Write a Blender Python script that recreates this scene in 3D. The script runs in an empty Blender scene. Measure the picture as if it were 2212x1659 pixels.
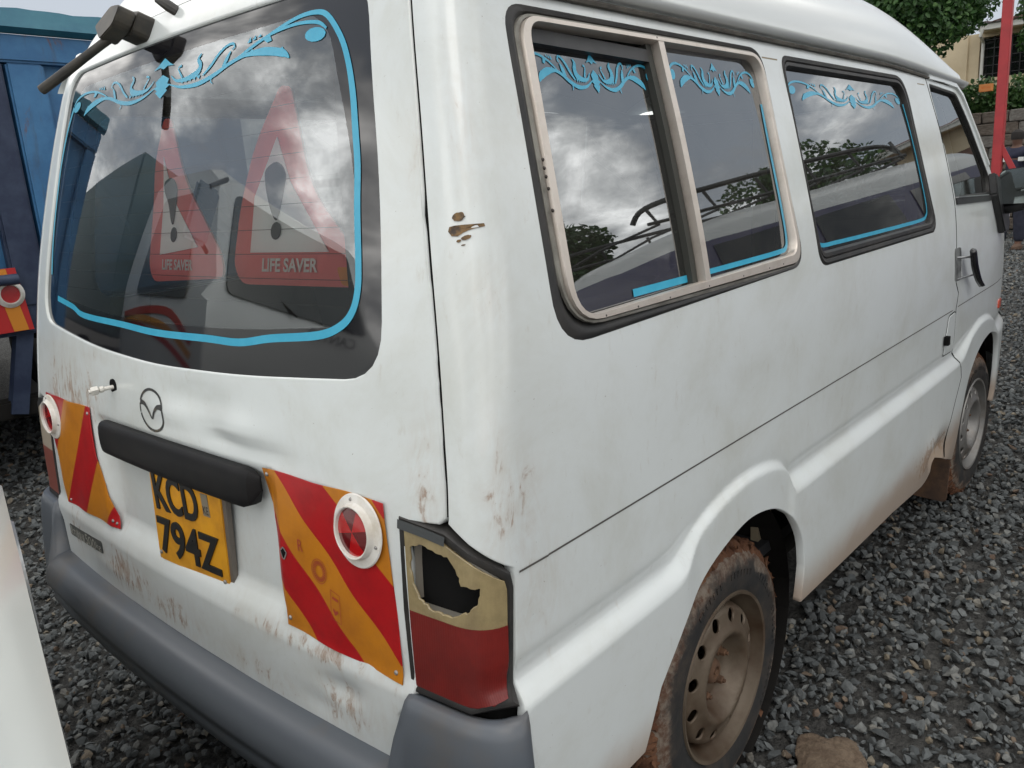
import bpy, bmesh, math, random
import numpy as np
from mathutils import Vector, Matrix
from mathutils.geometry import delaunay_2d_cdt

random.seed(7)
rng = np.random.default_rng(7)
SC = bpy.context.scene
COL = SC.collection
R = math.radians

# ------------------------------------------------------------------ camera
# world: x = forward along the parked van, y = to its left, z = up; metres
CAM = Vector((-.6614, -1.5253, 1.4165))
yaw, pit, rol = .7376, .2421, -.0687
cd = bpy.data.cameras.new('camera'); cam = bpy.data.objects.new('camera', cd); COL.objects.link(cam)
fw = Vector((math.cos(yaw)*math.cos(pit), math.sin(yaw)*math.cos(pit), -math.sin(pit)))
rt = Vector((math.sin(yaw), -math.cos(yaw), 0)); up = rt.cross(fw)
r2 = rt*math.cos(rol)+up*math.sin(rol); u2 = -rt*math.sin(rol)+up*math.cos(rol)
M = Matrix((r2, u2, -fw)).transposed().to_4x4(); M.translation = CAM
cam.matrix_world = M
cd.sensor_fit = 'HORIZONTAL'; cd.sensor_width = 36; cd.lens = 1710.99/2212*36
cd.clip_start = .02; cd.clip_end = 3000
SC.camera = cam
# ------------------------------------------------------------------ view
SC.view_settings.view_transform = 'Standard'; SC.view_settings.look = 'None'
SC.view_settings.gamma = 1; SC.view_settings.use_curve_mapping = False
cy_ = SC.cycles; cy_.max_bounces = 7; cy_.diffuse_bounces = 3; cy_.glossy_bounces = 3; cy_.transmission_bounces = 4; cy_.transparent_max_bounces = 8; cy_.use_adaptive_sampling = True; cy_.adaptive_threshold = .02; cy_.use_denoising = True
SC.view_settings.exposure = -.36
# ------------------------------------------------------------------ sky: broken cumulus over a blue sky
CLOUD_LOC = (13.9, 8.8, 1.1)
SUN_EL, SUN_AZ = R(52), R(232)       # azimuth of the sun measured from +x towards +y
wd = bpy.data.worlds.new('World'); SC.world = wd; wd.use_nodes = True
nt = wd.node_tree; nt.nodes.clear(); N = nt.nodes.new; L = nt.links.new
def wmath(op, a, b=None, clamp=False):
    n = N('ShaderNodeMath'); n.operation = op; n.use_clamp = clamp
    for i, v in enumerate((a, b)):
        if v is None: continue
        if isinstance(v, (int, float)): n.inputs[i].default_value = v
        else: L(v, n.inputs[i])
    return n.outputs[0]
out = N('ShaderNodeOutputWorld'); bg = N('ShaderNodeBackground'); L(bg.outputs[0], out.inputs[0])
bg.inputs['Strength'].default_value = .1
sky = N('ShaderNodeTexSky'); sky.sky_type = 'NISHITA'; sky.sun_disc = False
sky.sun_elevation = SUN_EL; sky.sun_rotation = math.pi/2-SUN_AZ; sky.air_density = 1.0; sky.dust_density = 2.5
tc = N('ShaderNodeTexCoord'); 
mpd = N('ShaderNodeMapping'); L(tc.outputs['Generated'], mpd.inputs[0]); mpd.inputs['Scale'].default_value = (1, 1, 1.75)
def wnoise(scale, det, rough, dist=0, loc=(0, 0, 0)):
    mp = N('ShaderNodeMapping'); L(mpd.outputs[0], mp.inputs[0]); mp.inputs['Location'].default_value = loc
    n = N('ShaderNodeTexNoise'); n.inputs['Scale'].default_value = scale; n.inputs['Detail'].default_value = det
    n.inputs['Roughness'].default_value = rough; n.inputs['Distortion'].default_value = dist; L(mp.outputs[0], n.inputs['Vector']); return n.outputs[0]
def wramp(sock, stops):
    r = N('ShaderNodeValToRGB'); L(sock, r.inputs[0]); e = r.color_ramp.elements
    while len(e) < len(stops): e.new(.5)
    for i, (p, c) in enumerate(stops): e[i].position = p; e[i].color = (*c, 1)
    return r.outputs[0]
n1 = wnoise(2.3, 12, .56, .15, CLOUD_LOC); n2 = wnoise(5.5, 9, .6, .3, (3.1, 1.7, .6))
mask = wramp(n1, [(.44, (0, 0, 0)), (.51, (1, 1, 1))])
shade = wmath('ADD', wmath('MULTIPLY', n1, .62), wmath('MULTIPLY', n2, .5))
cloud = wramp(shade, [(.49, (7.6, 7.8, 8.1)), (.55, (12.0, 12.1, 12.2)), (.61, (22, 21.8, 21.3)), (.69, (44, 43, 41.5))])
bluegrey = N('ShaderNodeMix'); bluegrey.data_type = 'RGBA'; bluegrey.inputs[0].default_value = .75
L(sky.outputs[0], bluegrey.inputs[6]); bluegrey.inputs[7].default_value = (9.2, 9.8, 10.6, 1)
mx = N('ShaderNodeMix'); mx.data_type = 'RGBA'; L(mask, mx.inputs[0]); L(bluegrey.outputs[2], mx.inputs[6]); L(cloud, mx.inputs[7])
L(mx.outputs[2], bg.inputs['Color'])
# ------------------------------------------------------------------ sun behind thin cloud
sd = bpy.data.lights.new('sun', 'SUN'); sd.energy = .6; sd.angle = R(22); sd.color = (1, .96, .9)
so = bpy.data.objects.new('sun', sd); COL.objects.link(so)
sv = Vector((math.cos(SUN_EL)*math.cos(SUN_AZ), math.cos(SUN_EL)*math.sin(SUN_AZ), math.sin(SUN_EL)))
so.rotation_euler = sv.to_track_quat('Z', 'Y').to_euler(); so.location = (0, 0, 30)

# ================================================================== helpers
def tag(o, label=None, cat=None, group=None, kind=None):
    if label: o['label'] = label
    if cat: o['category'] = cat
    if group: o['group'] = group
    if kind: o['kind'] = kind
    return o
def empty(name, loc=(0, 0, 0), rz=0, label=None, cat=None, group=None):
    o = bpy.data.objects.new(name, None); COL.objects.link(o); o.location = loc; o.rotation_euler = (0, 0, rz)
    o.empty_display_size = .1
    return tag(o, label, cat, group)
def link(name, me, parent=None):
    o = bpy.data.objects.new(name, me); COL.objects.link(o)
    if parent is not None: o.parent = parent
    return o
def mk(name, v, f, mat, parent=None, smooth=False, uv=None, normals=None, angle=None):
    me = bpy.data.meshes.new(name); me.from_pydata([tuple(map(float, p)) for p in v], [], [tuple(int(i) for i in q) for q in f])
    if mat is not None: me.materials.append(mat)
    if uv is not None:
        ly = me.uv_layers.new(name='UVMap')
        li = np.zeros(len(me.loops), dtype=np.int32); me.loops.foreach_get('vertex_index', li)
        ly.data.foreach_set('uv', np.asarray(uv, dtype=np.float32)[li].ravel())
    if smooth or normals is not None: me.polygons.foreach_set('use_smooth', [True]*len(me.polygons))
    me.update()
    if normals is not None: me.normals_split_custom_set_from_vertices([tuple(n) for n in normals])
    elif smooth and angle: me.set_sharp_from_angle(angle=R(angle))
    return link(name, me, parent)
def interp(tab):
    xs = [a for a, b in tab]; ys = [b for a, b in tab]; n = len(xs); m = []
    for i in range(n):
        a, b = max(0, i-1), min(n-1, i+1); m.append((ys[b]-ys[a])/(xs[b]-xs[a]))
    def fn(x):
        if x <= xs[0]: return ys[0]+m[0]*(x-xs[0])
        if x >= xs[-1]: return ys[-1]+m[-1]*(x-xs[-1])
        lo, hi = 0, n-1
        while hi-lo > 1:
            k = (lo+hi)//2
            if xs[k] <= x: lo = k
            else: hi = k
        h = xs[hi]-xs[lo]; t = (x-xs[lo])/h; t2 = t*t; t3 = t2*t
        return (2*t3-3*t2+1)*ys[lo]+(t3-2*t2+t)*h*m[lo]+(-2*t3+3*t2)*ys[hi]+(t3-t2)*h*m[hi]
    K = 1500; a0, d0 = xs[0], (xs[-1]-xs[0])/K; T = [fn(a0+d0*i) for i in range(K+2)]
    def fast(x):
        q = (x-a0)/d0
        if q <= 0 or q >= K: return fn(x)
        i = int(q); return T[i]+(T[i+1]-T[i])*(q-i)
    return fast
def sstep(a, b, x):
    t = max(0., min(1., (x-a)/(b-a))); return t*t*(3-2*t)
def gauss(x, c, s): return math.exp(-((x-c)/s)**2)
def nrm(S, u, v, flip=1):
    e = 2e-3; p, q, r, t = S(u+e, v), S(u-e, v), S(u, v+e), S(u, v-e); a, b, c = p[0]-q[0], p[1]-q[1], p[2]-q[2]; d, f, g = r[0]-t[0], r[1]-t[1], r[2]-t[2]
    x, y, z = b*g-c*f, c*d-a*g, a*f-b*d; l = flip/(math.sqrt(x*x+y*y+z*z)+1e-15); return np.array((x*l, y*l, z*l))
def off(S, d, flip=1):
    return lambda u, v: tuple(np.asarray(S(u, v))+nrm(S, u, v, flip)*d)
def densify(loop, step, closed=True):
    o = []
    for i in range(len(loop) if closed else len(loop)-1):
        a, b = loop[i], loop[(i+1) % len(loop)]; d = math.dist(a, b); k = max(1, math.ceil(d/step))
        for j in range(k): o.append((a[0]+(b[0]-a[0])*j/k, a[1]+(b[1]-a[1])*j/k))
    if not closed: o.append(tuple(loop[-1]))
    return o
def rounded(pts, rad, n=5):
    """polygon with rounded corners; rad is a number or one per corner; always n+1 points per corner"""
    o = []; m = len(pts)
    for i in range(m):
        p = np.array(pts[i], float); a = np.array(pts[i-1], float)-p; b = np.array(pts[(i+1) % m], float)-p
        r = rad[i] if isinstance(rad, (list, tuple)) else rad
        la, lb = np.linalg.norm(a), np.linalg.norm(b); r = min(r, la*.49, lb*.49)
        p0, p2 = p+a/la*r, p+b/lb*r
        for k in range(n+1):
            t = k/n; o.append(tuple((1-t)**2*p0+2*t*(1-t)*p+t*t*p2))
    return o
def spline(pts, n=6, closed=False):
    """Catmull-Rom through pts"""
    o = []; m = len(pts); P = [np.array(p, float) for p in pts]
    for i in range(m if closed else m-1):
        if closed: a, b, c, d = P[i-1], P[i], P[(i+1) % m], P[(i+2) % m]
        else: a, b, c, d = P[max(0, i-1)], P[i], P[i+1], P[min(m-1, i+2)]
        for k in range(n):
            t = k/n; o.append(tuple(.5*((2*b)+(c-a)*t+(2*a-5*b+4*c-d)*t*t+(3*b-3*c+d-a)*t**3)))
    if not closed: o.append(tuple(P[-1]))
    return o
def inpoly(P, loop):
    x, y = P[:, 0], P[:, 1]; r = np.zeros(len(P), bool); L_ = np.asarray(loop)
    for i in range(len(L_)):
        x1, y1 = L_[i]; x2, y2 = L_[(i+1) % len(L_)]
        if y1 == y2: continue
        c = ((y1 > y) != (y2 > y)) & (x < (x2-x1)*(y-y1)/(y2-y1)+x1); r ^= c
    return r
def panel(name, loops, S, mat, parent, step=.02, depth=.012, edge=.002, flip=1, uvs=True, bstep=None, fine=None):
    """sheet bounded by loops[0] with holes loops[1:], mapped through S(u,v); edges turned in by depth"""
    bs = bstep or step; loops = [densify(l, bs) for l in loops]
    B = np.array([p for l in loops for p in l]); lo, hi = B.min(0), B.max(0)
    gu = np.arange(lo[0]+step*.37, hi[0], step); gv = np.arange(lo[1]+step*.41, hi[1], step)
    if fine: gv = np.sort(np.concatenate([gv[(gv < fine[0]) | (gv > fine[1])], np.arange(fine[0], fine[1], fine[2])]))
    G = np.array(np.meshgrid(gu, gv)).reshape(2, -1).T
    if fine and len(fine) > 3:
        G = G[~((G[:, 0] > fine[3]) & (G[:, 0] < fine[4]) & (G[:, 1] > fine[0]) & (G[:, 1] < fine[1]))]; G = np.concatenate([G, np.array(np.meshgrid(np.arange(fine[3], fine[4], fine[5]), np.arange(fine[0], fine[1], fine[2]))).reshape(2, -1).T])
    ok = inpoly(G, loops[0])
    for l in loops[1:]: ok &= ~inpoly(G, l)
    G = G[ok]
    if len(G):
        keep = np.ones(len(G), bool)
        for k in range(0, len(G), 4000):
            d = ((G[k:k+4000, None, :]-B[None])**2).sum(2).min(1); keep[k:k+4000] = d > (.45*min(step, bs*1.2, fine[2]*1.6 if fine else 1))**2
        G = G[keep]
    V = [Vector(p) for p in B]+[Vector(p) for p in G]; E = []; s = 0
    for l in loops:
        k = len(l); E += [(s+i, s+(i+1) % k) for i in range(k)]; s += k
    ov, _, of, _, _, _ = delaunay_2d_cdt(V, E, [], 0, 1e-6)
    P = np.array([tuple(p) for p in ov]); F = np.array(of); Cn = P[F].mean(1)
    ok = inpoly(Cn, loops[0])
    for l in loops[1:]: ok &= ~inpoly(Cn, l)
    F = F[ok]
    v3 = [np.asarray(S(*p), float) for p in P]; n3 = [nrm(S, *p, flip) for p in P]; uv = [tuple(p) for p in P]
    if flip < 0: F = F[:, ::-1]
    cnt = {}
    for t in F:
        for a, b, c in ((t[0], t[1], t[2]), (t[1], t[2], t[0]), (t[2], t[0], t[1])):
            k = (min(a, b), max(a, b)); cnt[k] = None if k in cnt else (a, b, c)
    be = [x for x in cnt.values() if x]; faces = [tuple(t) for t in F]
    if depth:
        od = {}
        for a, b, c in be:
            e = v3[b]-v3[a]; e = e/(np.linalg.norm(e)+1e-12); w = (v3[a]+v3[b])/2-v3[c]; w = w-e*(w@e); w /= np.linalg.norm(w)+1e-12
            for q in (a, b): od[q] = od.get(q, 0)+w
        ia, ib = {}, {}
        for q, w in od.items():
            w = w/(np.linalg.norm(w)+1e-12); n = n3[q]
            ia[q] = len(v3); v3.append(v3[q]+w*edge-n*edge); n3.append((w+n)/np.linalg.norm(w+n)); uv.append(uv[q])
            ib[q] = len(v3); v3.append(v3[q]+w*edge-n*depth); n3.append(w); uv.append(uv[q])
        for a, b, c in be: faces += [(b, a, ia[a], ia[b]), (ib[b], ia[b], ia[a], ib[a])]
    return mk(name, v3, faces, mat, parent, uv=uv if uvs else None, normals=n3)
def loft(name, rows, mat, parent, closed_u=False, closed_v=False, smooth=True, caps=False, uv=True, angle=None):
    """rows: list of equally long lists of 3d points"""
    nu, nv = len(rows), len(rows[0]); v = [p for r in rows for p in r]; f = []
    for i in range(nu if closed_u else nu-1):
        for j in range(nv if closed_v else nv-1):
            a, b = i*nv+j, i*nv+(j+1) % nv; c, d = ((i+1) % nu)*nv+(j+1) % nv, ((i+1) % nu)*nv+j; f.append((a, b, c, d))
    if caps: f.append(tuple(range(nv))[::-1]); f.append(tuple((nu-1)*nv+j for j in range(nv)))
    return mk(name, v, f, mat, parent, smooth, angle=angle)
def ring(name, outer, inner, S, prof, mat, parent, flip=1):
    """band between two loops of equal length; prof: list of (t 0 outer..1 inner, height)"""
    rows = []
    for (a, b) in zip(outer, inner):
        r = []
        for t, h in prof:
            u, v = a[0]+(b[0]-a[0])*t, a[1]+(b[1]-a[1])*t; r.append(tuple(np.asarray(S(u, v))+nrm(S, u, v, flip)*h))
        rows.append(r)
    return loft(name, rows, mat, parent, closed_u=True, angle=40)
def strokepoly(pts, w):
    """outline polygon of a 2d stroke with width w (number or list)"""
    P = [np.array(p, float) for p in pts]; n = len(P); Lf, Rt = [], []
    for i in range(n):
        t = P[min(n-1, i+1)]-P[max(0, i-1)]; t = t/(np.linalg.norm(t)+1e-12); q = np.array((-t[1], t[0]))
        k = (w[i] if isinstance(w, (list, tuple)) else w)/2; Lf.append(tuple(P[i]+q*k)); Rt.append(tuple(P[i]-q*k))
    return Lf, Rt
def strip(pts, w, S, h=.0006, flip=1):
    """verts and faces of a flat strip laid on S along 2d pts"""
    Lf, Rt = strokepoly(pts, w); T = off(S, h, flip); v = [T(*p) for p in Lf]+[T(*p) for p in Rt]; n = len(Lf)
    return v, [(i, i+1, n+i+1, n+i) for i in range(n-1)]
def fan(poly, S, h=.0006, flip=1):
    T = off(S, h, flip); c = np.mean(np.array(poly), 0); v = [T(*c)]+[T(*p) for p in poly]; n = len(poly)
    return v, [(0, 1+i, 1+(i+1) % n) for i in range(n)]
class MB:
    def __init__(s): s.v, s.f = [], []
    def add(s, vf):
        k = len(s.v); s.v += [tuple(p) for p in vf[0]]; s.f += [tuple(k+i for i in q) for q in vf[1]]; return s
    def box(s, lo, hi, rot=None, c=None):
        v = [(x, y, z) for x in (lo[0], hi[0]) for y in (lo[1], hi[1]) for z in (lo[2], hi[2])]
        if rot is not None:
            o = Vector(c if c else ((lo[0]+hi[0])/2, (lo[1]+hi[1])/2, (lo[2]+hi[2])/2)); v = [tuple(rot @ (Vector(p)-o)+o) for p in v]
        return s.add((v, [(0, 1, 3, 2), (4, 6, 7, 5), (0, 4, 5, 1), (2, 3, 7, 6), (0, 2, 6, 4), (1, 5, 7, 3)]))
    def tube(s, pts, rad, n=8, cap=True):
        P = [Vector(p) for p in pts]; rows = []; ref = None
        for i, p in enumerate(P):
            t = (P[min(len(P)-1, i+1)]-P[max(0, i-1)]).normalized()
            if ref is None: ref = t.orthogonal()
            a = (ref-t*ref.dot(t)).normalized(); ref = a; b = t.cross(a); r = rad[i] if isinstance(rad, (list, tuple)) else rad
            rows.append([tuple(p+(a*math.cos(2*math.pi*k/n)+b*math.sin(2*math.pi*k/n))*r) for k in range(n)])
        v = [p for r in rows for p in r]; f = [(i*n+j, i*n+(j+1) % n, (i+1)*n+(j+1) % n, (i+1)*n+j) for i in range(len(rows)-1) for j in range(n)]
        if cap: f += [tuple(range(n))[::-1], tuple((len(rows)-1)*n+j for j in range(n))]
        return s.add((v, f))
    def lathe(s, prof, o, ax, n=32, a0=0, a1=2*math.pi):
        """prof: (radius, height along ax)"""
        ax = Vector(ax).normalized(); a = ax.orthogonal().normalized(); b = ax.cross(a); o = Vector(o); m = len(prof); full = abs(a1-a0-2*math.pi) < 1e-6
        k = n if full else n+1; v = []
        for i in range(k):
            t = a0+(a1-a0)*i/n
            for r, h in prof: v.append(tuple(o+ax*h+(a*math.cos(t)+b*math.sin(t))*r))
        return s.add((v, [(i*m+j, ((i+1) % k)*m+j, ((i+1) % k)*m+j+1, i*m+j+1) for i in range(n) for j in range(m-1)]))
    def prism(s, poly, fn, d0, d1):
        """poly 2d; fn(u,v,d) -> 3d"""
        n = len(poly); v = [fn(*p, d0) for p in poly]+[fn(*p, d1) for p in poly]
        return s.add((v, [tuple(range(n))[::-1], tuple(range(n, 2*n))]+[(i, (i+1) % n, n+(i+1) % n, n+i) for i in range(n)]))
    def build(s, name, mat, parent=None, smooth=False, angle=35, bevel=0):
        o = mk(name, s.v, s.f, mat, parent, smooth or bool(bevel), angle=angle)
        bm = bmesh.new(); bm.from_mesh(o.data); bmesh.ops.recalc_face_normals(bm, faces=bm.faces)
        if bevel: bmesh.ops.bevel(bm, geom=list(bm.edges), offset=bevel, segments=2, affect='EDGES', clamp_overlap=True)
        bm.to_mesh(o.data); bm.free()
        if smooth or bevel:
            o.data.polygons.foreach_set('use_smooth', [True]*len(o.data.polygons)); o.data.set_sharp_from_angle(angle=R(angle))
        return o
def text_polys(txt, size, weight=0):
    """flat triangulated lettering: verts (x,y), faces"""
    cu = bpy.data.curves.new('t', 'FONT'); cu.body = txt; cu.size = size; cu.fill_mode = 'FRONT'; cu.resolution_u = 4; cu.offset = weight
    o = bpy.data.objects.new('t', cu); COL.objects.link(o); dg = bpy.context.evaluated_depsgraph_get(); me = o.evaluated_get(dg).to_mesh()
    v = [(p.co.x, p.co.y) for p in me.vertices]; f = [tuple(p.vertices) for p in me.polygons]; o.evaluated_get(dg).to_mesh_clear()
    bpy.data.objects.remove(o); bpy.data.curves.remove(cu); return v, f
def text_on(name, txt, box, S, mat, parent, h=.001, flip=1, mirror=True, slant=0, bold=0, weight=0):
    """lettering stretched into box=(u_left,u_right,v_bottom,v_top) on S"""
    v, f = text_polys(txt, 1, weight); a = np.array(v); lo, hi = a.min(0), a.max(0); T = off(S, h, flip); vv = []
    for p in a:
        s, t = (p-lo)/(hi-lo); vv.append(T(box[0]+(box[1]-box[0])*(s+slant*(t-.5)), box[2]+(box[3]-box[2])*t))
    m = mk(name, vv, f, mat, parent)
    if bold:
        bm = bmesh.new(); bm.from_mesh(m.data); r = bmesh.ops.extrude_face_region(bm, geom=bm.faces[:])
        nn = Vector(nrm(S, (box[0]+box[1])/2, (box[2]+box[3])/2, flip))
        for e in r['geom']:
            if isinstance(e, bmesh.types.BMVert): e.co += nn*bold
        bm.to_mesh(m.data); bm.free()
    return m

# ================================================================== materials
MATS = {}
def mat(name, col=(.5, .5, .5), rough=.5, metal=0, spec=.5, coat=0, noise=None, bump=None, col2=None, nscale=8, emis=None):
    if name in MATS: return MATS[name]
    m = bpy.data.materials.new(name); m.use_nodes = True; MATS[name] = m; t = m.node_tree; p = t.nodes['Principled BSDF']
    p.inputs['Base Color'].default_value = (*col, 1); p.inputs['Roughness'].default_value = rough; p.inputs['Metallic'].default_value = metal
    p.inputs['Specular IOR Level'].default_value = spec; p.inputs['Coat Weight'].default_value = coat; p.inputs['Coat Roughness'].default_value = .12
    if col2 is not None or bump:
        tcn = t.nodes.new('ShaderNodeTexCoord')
    if col2 is not None:
        n = t.nodes.new('ShaderNodeTexNoise'); n.inputs['Scale'].default_value = nscale; n.inputs['Detail'].default_value = 8; n.inputs['Roughness'].default_value = .65
        t.links.new(tcn.outputs['Object'], n.inputs['Vector']); r = t.nodes.new('ShaderNodeValToRGB'); t.links.new(n.outputs[0], r.inputs[0])
        lo, hi = noise or (.4, .65); r.color_ramp.elements[0].position = lo; r.color_ramp.elements[1].position = hi
        r.color_ramp.elements[0].color = (*col, 1); r.color_ramp.elements[1].color = (*col2, 1); t.links.new(r.outputs[0], p.inputs['Base Color'])
    if bump:
        n = t.nodes.new('ShaderNodeTexNoise'); n.inputs['Scale'].default_value = bump[0]; n.inputs['Detail'].default_value = 5; t.links.new(tcn.outputs['Object'], n.inputs['Vector'])
        b = t.nodes.new('ShaderNodeBump'); b.inputs['Strength'].default_value = bump[1]; b.inputs['Distance'].default_value = bump[2] if len(bump) > 2 else .002
        t.links.new(n.outputs[0], b.inputs['Height']); t.links.new(b.outputs[0], p.inputs['Normal'])
    return m
class G:
    """small node-graph helper"""
    def __init__(s, m): s.t = m.node_tree; s.p = s.t.nodes['Principled BSDF']
    def n(s, k): return s.t.nodes.new(k)
    def l(s, a, b): s.t.links.new(a, b)
    def math(s, op, a, b=None, c=None, clamp=False):
        n = s.n('ShaderNodeMath'); n.operation = op; n.use_clamp = clamp
        for i, v in enumerate((a, b, c)):
            if v is None: continue
            if isinstance(v, (int, float)): n.inputs[i].default_value = v
            else: s.l(v, n.inputs[i])
        return n.outputs[0]
    def noise(s, vec, scale, det=6, rough=.6, dist=0, stretch=None, loc=None):
        if stretch or loc:
            mp = s.n('ShaderNodeMapping'); s.l(vec, mp.inputs[0])
            if stretch: mp.inputs['Scale'].default_value = stretch
            if loc: mp.inputs['Location'].default_value = loc
            vec = mp.outputs[0]
        n = s.n('ShaderNodeTexNoise'); n.inputs['Scale'].default_value = scale; n.inputs['Detail'].default_value = det; n.inputs['Roughness'].default_value = rough
        n.inputs['Distortion'].default_value = dist; s.l(vec, n.inputs['Vector']); return n.outputs[0]
    def map(s, x, a, b, c=0, d=1):
        n = s.n('ShaderNodeMapRange'); n.interpolation_type = 'SMOOTHSTEP'; s.l(x, n.inputs[0])
        for i, v in enumerate((a, b, c, d)): n.inputs[1+i].default_value = v
        return n.outputs[0]
    def mix(s, fac, a, b):
        n = s.n('ShaderNodeMix'); n.data_type = 'RGBA'
        for i, v in ((0, fac), (6, a), (7, b)):
            if isinstance(v, (int, float)): n.inputs[i].default_value = v
            elif isinstance(v, tuple): n.inputs[i].default_value = (*v, 1)
            else: s.l(v, n.inputs[i])
        return n.outputs[2]
def paint(name, base=(.655, .69, .685), spots=(), low=None, streak=(26, 9, 1), seed=0.):
    """white van paint: film of dust, road dirt low down, rust runs inside the listed areas (u, v, su, sv, amount)"""
    m = mat(name, base, .30, spec=.5, coat=.55); g = G(m); uv = g.n('ShaderNodeUVMap').outputs[0]
    s = g.n('ShaderNodeSeparateXYZ'); g.l(uv, s.inputs[0]); U, V = s.outputs[0], s.outputs[1]
    film = g.noise(uv, 3.2, 8, .7, .4, loc=(seed, seed*1.7, 0)); fine = g.noise(uv, 40, 6, .7, 0, stretch=(1, .35, 1), loc=(seed*2, 0, 0))
    c = g.mix(g.math('MULTIPLY', g.map(film, .40, .72), .75), base, (base[0]*.84, base[1]*.82, base[2]*.77))
    c = g.mix(g.math('MULTIPLY', g.map(fine, .58, .78), .40), c, (.42, .37, .30)); sc1 = g.noise(uv, 1, 9, .75, .2, stretch=(190, 22, 1), loc=(seed*3, 1, 0)); c = g.mix(g.math('MULTIPLY', g.map(sc1, .66, .74), .45), c, (.30, .27, .24)); speck = g.noise(uv, 150, 3, .6, 0, loc=(0, seed, 0)); c = g.mix(g.math('MULTIPLY', g.map(speck, .70, .76), .7), c, (.20, .16, .12))
    if spots:
        tot = None
        for (a, b, sa, sb, am) in spots:
            e = g.math('ADD', g.math('POWER', g.math('ABSOLUTE', g.math('DIVIDE', g.math('SUBTRACT', U, a), sa)), 2), g.math('POWER', g.math('ABSOLUTE', g.math('DIVIDE', g.math('SUBTRACT', V, b), sb)), 2))
            k = g.math('MULTIPLY', g.math('POWER', 2.718, g.math('MULTIPLY', e, -1.)), am)
            tot = k if tot is None else g.math('MAXIMUM', tot, k)
        st = g.noise(uv, 1, 8, .68, 2.2, stretch=streak, loc=(seed, 3+seed, 0)); blot = g.noise(uv, 34, 5, .6, .5)
        w = g.math('ADD', g.math('MULTIPLY', st, .75), g.math('MULTIPLY', blot, .3))
        r = g.map(g.math('ADD', w, g.math('MULTIPLY', tot, .24)), .67, .76)
        r = g.math('MULTIPLY', r, g.math('MINIMUM', g.math('MULTIPLY', tot, 2.2), 1))
        c = g.mix(g.math('MULTIPLY', g.math('MULTIPLY', g.math('MINIMUM', tot, 1), .42), g.map(g.math('ADD', st, g.math('MULTIPLY', blot, .4)), .55, .82)), c, (.40, .27, .17))
        fleck = g.map(g.noise(uv, 75, 6, .75, .6, stretch=(1, .5, 1)), .40, .66); c = g.mix(g.math('MULTIPLY', r, g.math('ADD', .30, g.math('MULTIPLY', fleck, .55))), c, (.245, .125, .06))
        g.l(g.map(r, 0, 1, .32, .7), g.p.inputs['Roughness'])
    if low:
        lv = g.map(g.math('ADD', V, g.math('MULTIPLY', g.math('SUBTRACT', film, .5), .16)), low[0], low[1], 1, 0)
        c = g.mix(g.math('MULTIPLY', lv, low[2]), c, (.33, .215, .135))
    g.l(c, g.p.inputs['Base Color'])
    b = g.n('ShaderNodeBump'); b.inputs['Strength'].default_value = .45; b.inputs['Distance'].default_value = .004
    g.l(g.noise(uv, 2.2, 2, .5, 0, loc=(seed, 9, 0)), b.inputs['Height']); g.l(b.outputs[0], g.p.inputs['Normal']); g.l(b.outputs[0], g.p.inputs['Coat Normal'])
    return m
def glass(name, tint, ior=1.9, dust=.05):
    m = bpy.data.materials.new(name); m.use_nodes = True; MATS[name] = m; t = m.node_tree; t.nodes.clear(); N_ = t.nodes.new; l = t.links.new
    o = N_('ShaderNodeOutputMaterial'); tr = N_('ShaderNodeBsdfTransparent'); tr.inputs[0].default_value = (*tint, 1)
    gl = N_('ShaderNodeBsdfGlossy'); gl.inputs['Roughness'].default_value = .012; gl.inputs[0].default_value = (.93, .97, 1, 1)
    df = N_('ShaderNodeBsdfDiffuse'); df.inputs[0].default_value = (.45, .42, .36, 1)
    fr = N_('ShaderNodeFresnel'); fr.inputs[0].default_value = ior; a = N_('ShaderNodeMixShader'); b = N_('ShaderNodeMixShader')
    tcn = N_('ShaderNodeTexCoord'); n = N_('ShaderNodeTexNoise'); n.inputs['Scale'].default_value = 5; n.inputs['Detail'].default_value = 9; n.inputs['Roughness'].default_value = .7
    l(tcn.outputs['Object'], n.inputs['Vector']); r = N_('ShaderNodeMapRange'); l(n.outputs[0], r.inputs[0]); r.inputs[1].default_value = .4; r.inputs[2].default_value = .75; r.inputs[3].default_value = dust*.35; r.inputs[4].default_value = dust*1.4
    l(r.outputs[0], b.inputs[0]); l(tr.outputs[0], b.inputs[1]); l(df.outputs[0], b.inputs[2])
    l(fr.outputs[0], a.inputs[0]); l(b.outputs[0], a.inputs[1]); l(gl.outputs[0], a.inputs[2]); l(a.outputs[0], o.inputs[0])
    return m
m_side = paint('white_paint_side', spots=[(.02, 1.02, .03, .10, .5), (.06, .99, .05, .08, .55), (.10, .86, .06, .10, .35), (.0, 1.5, .03, .1, .3), (.02, 1.28, .05, .05, .25), (.9, .62, .3, .05, .2), (2.2, .43, .25, .07, 1.0)], low=(.40, .52, .75), seed=2.3)
m_tail = paint('white_paint_tailgate', spots=[(.43, 1.02, .17, .09, .8), (.60, 1.0, .06, .12, .8), (.27, .64, .10, .05, 1.0), (.16, .63, .05, .04, .9), (.02, .615, .12, .035, .8), (-.30, .60, .14, .03, .55), (-.54, .62, .08, .05, .75), (-.73, 1.02, .03, .10, .55), (-.70, 1.5, .04, .1, .3), (.55, .66, .06, .06, .7), (-.45, .70, .2, .02, .8), (-.25, .82, .06, .1, .25), (.35, 1.12, .3, .02, .35)], seed=5.1)
m_white = paint('white_paint_plain', seed=8.2)
m_roof = paint('white_paint_roof', base=(.70, .73, .725), seed=1.2)
m_gap = mat('dark_gap', (.008, .008, .008), .9, spec=.1)
m_rubber = mat('black_rubber', (.012, .012, .012), .55, col2=(.032, .029, .026), nscale=14)
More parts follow.
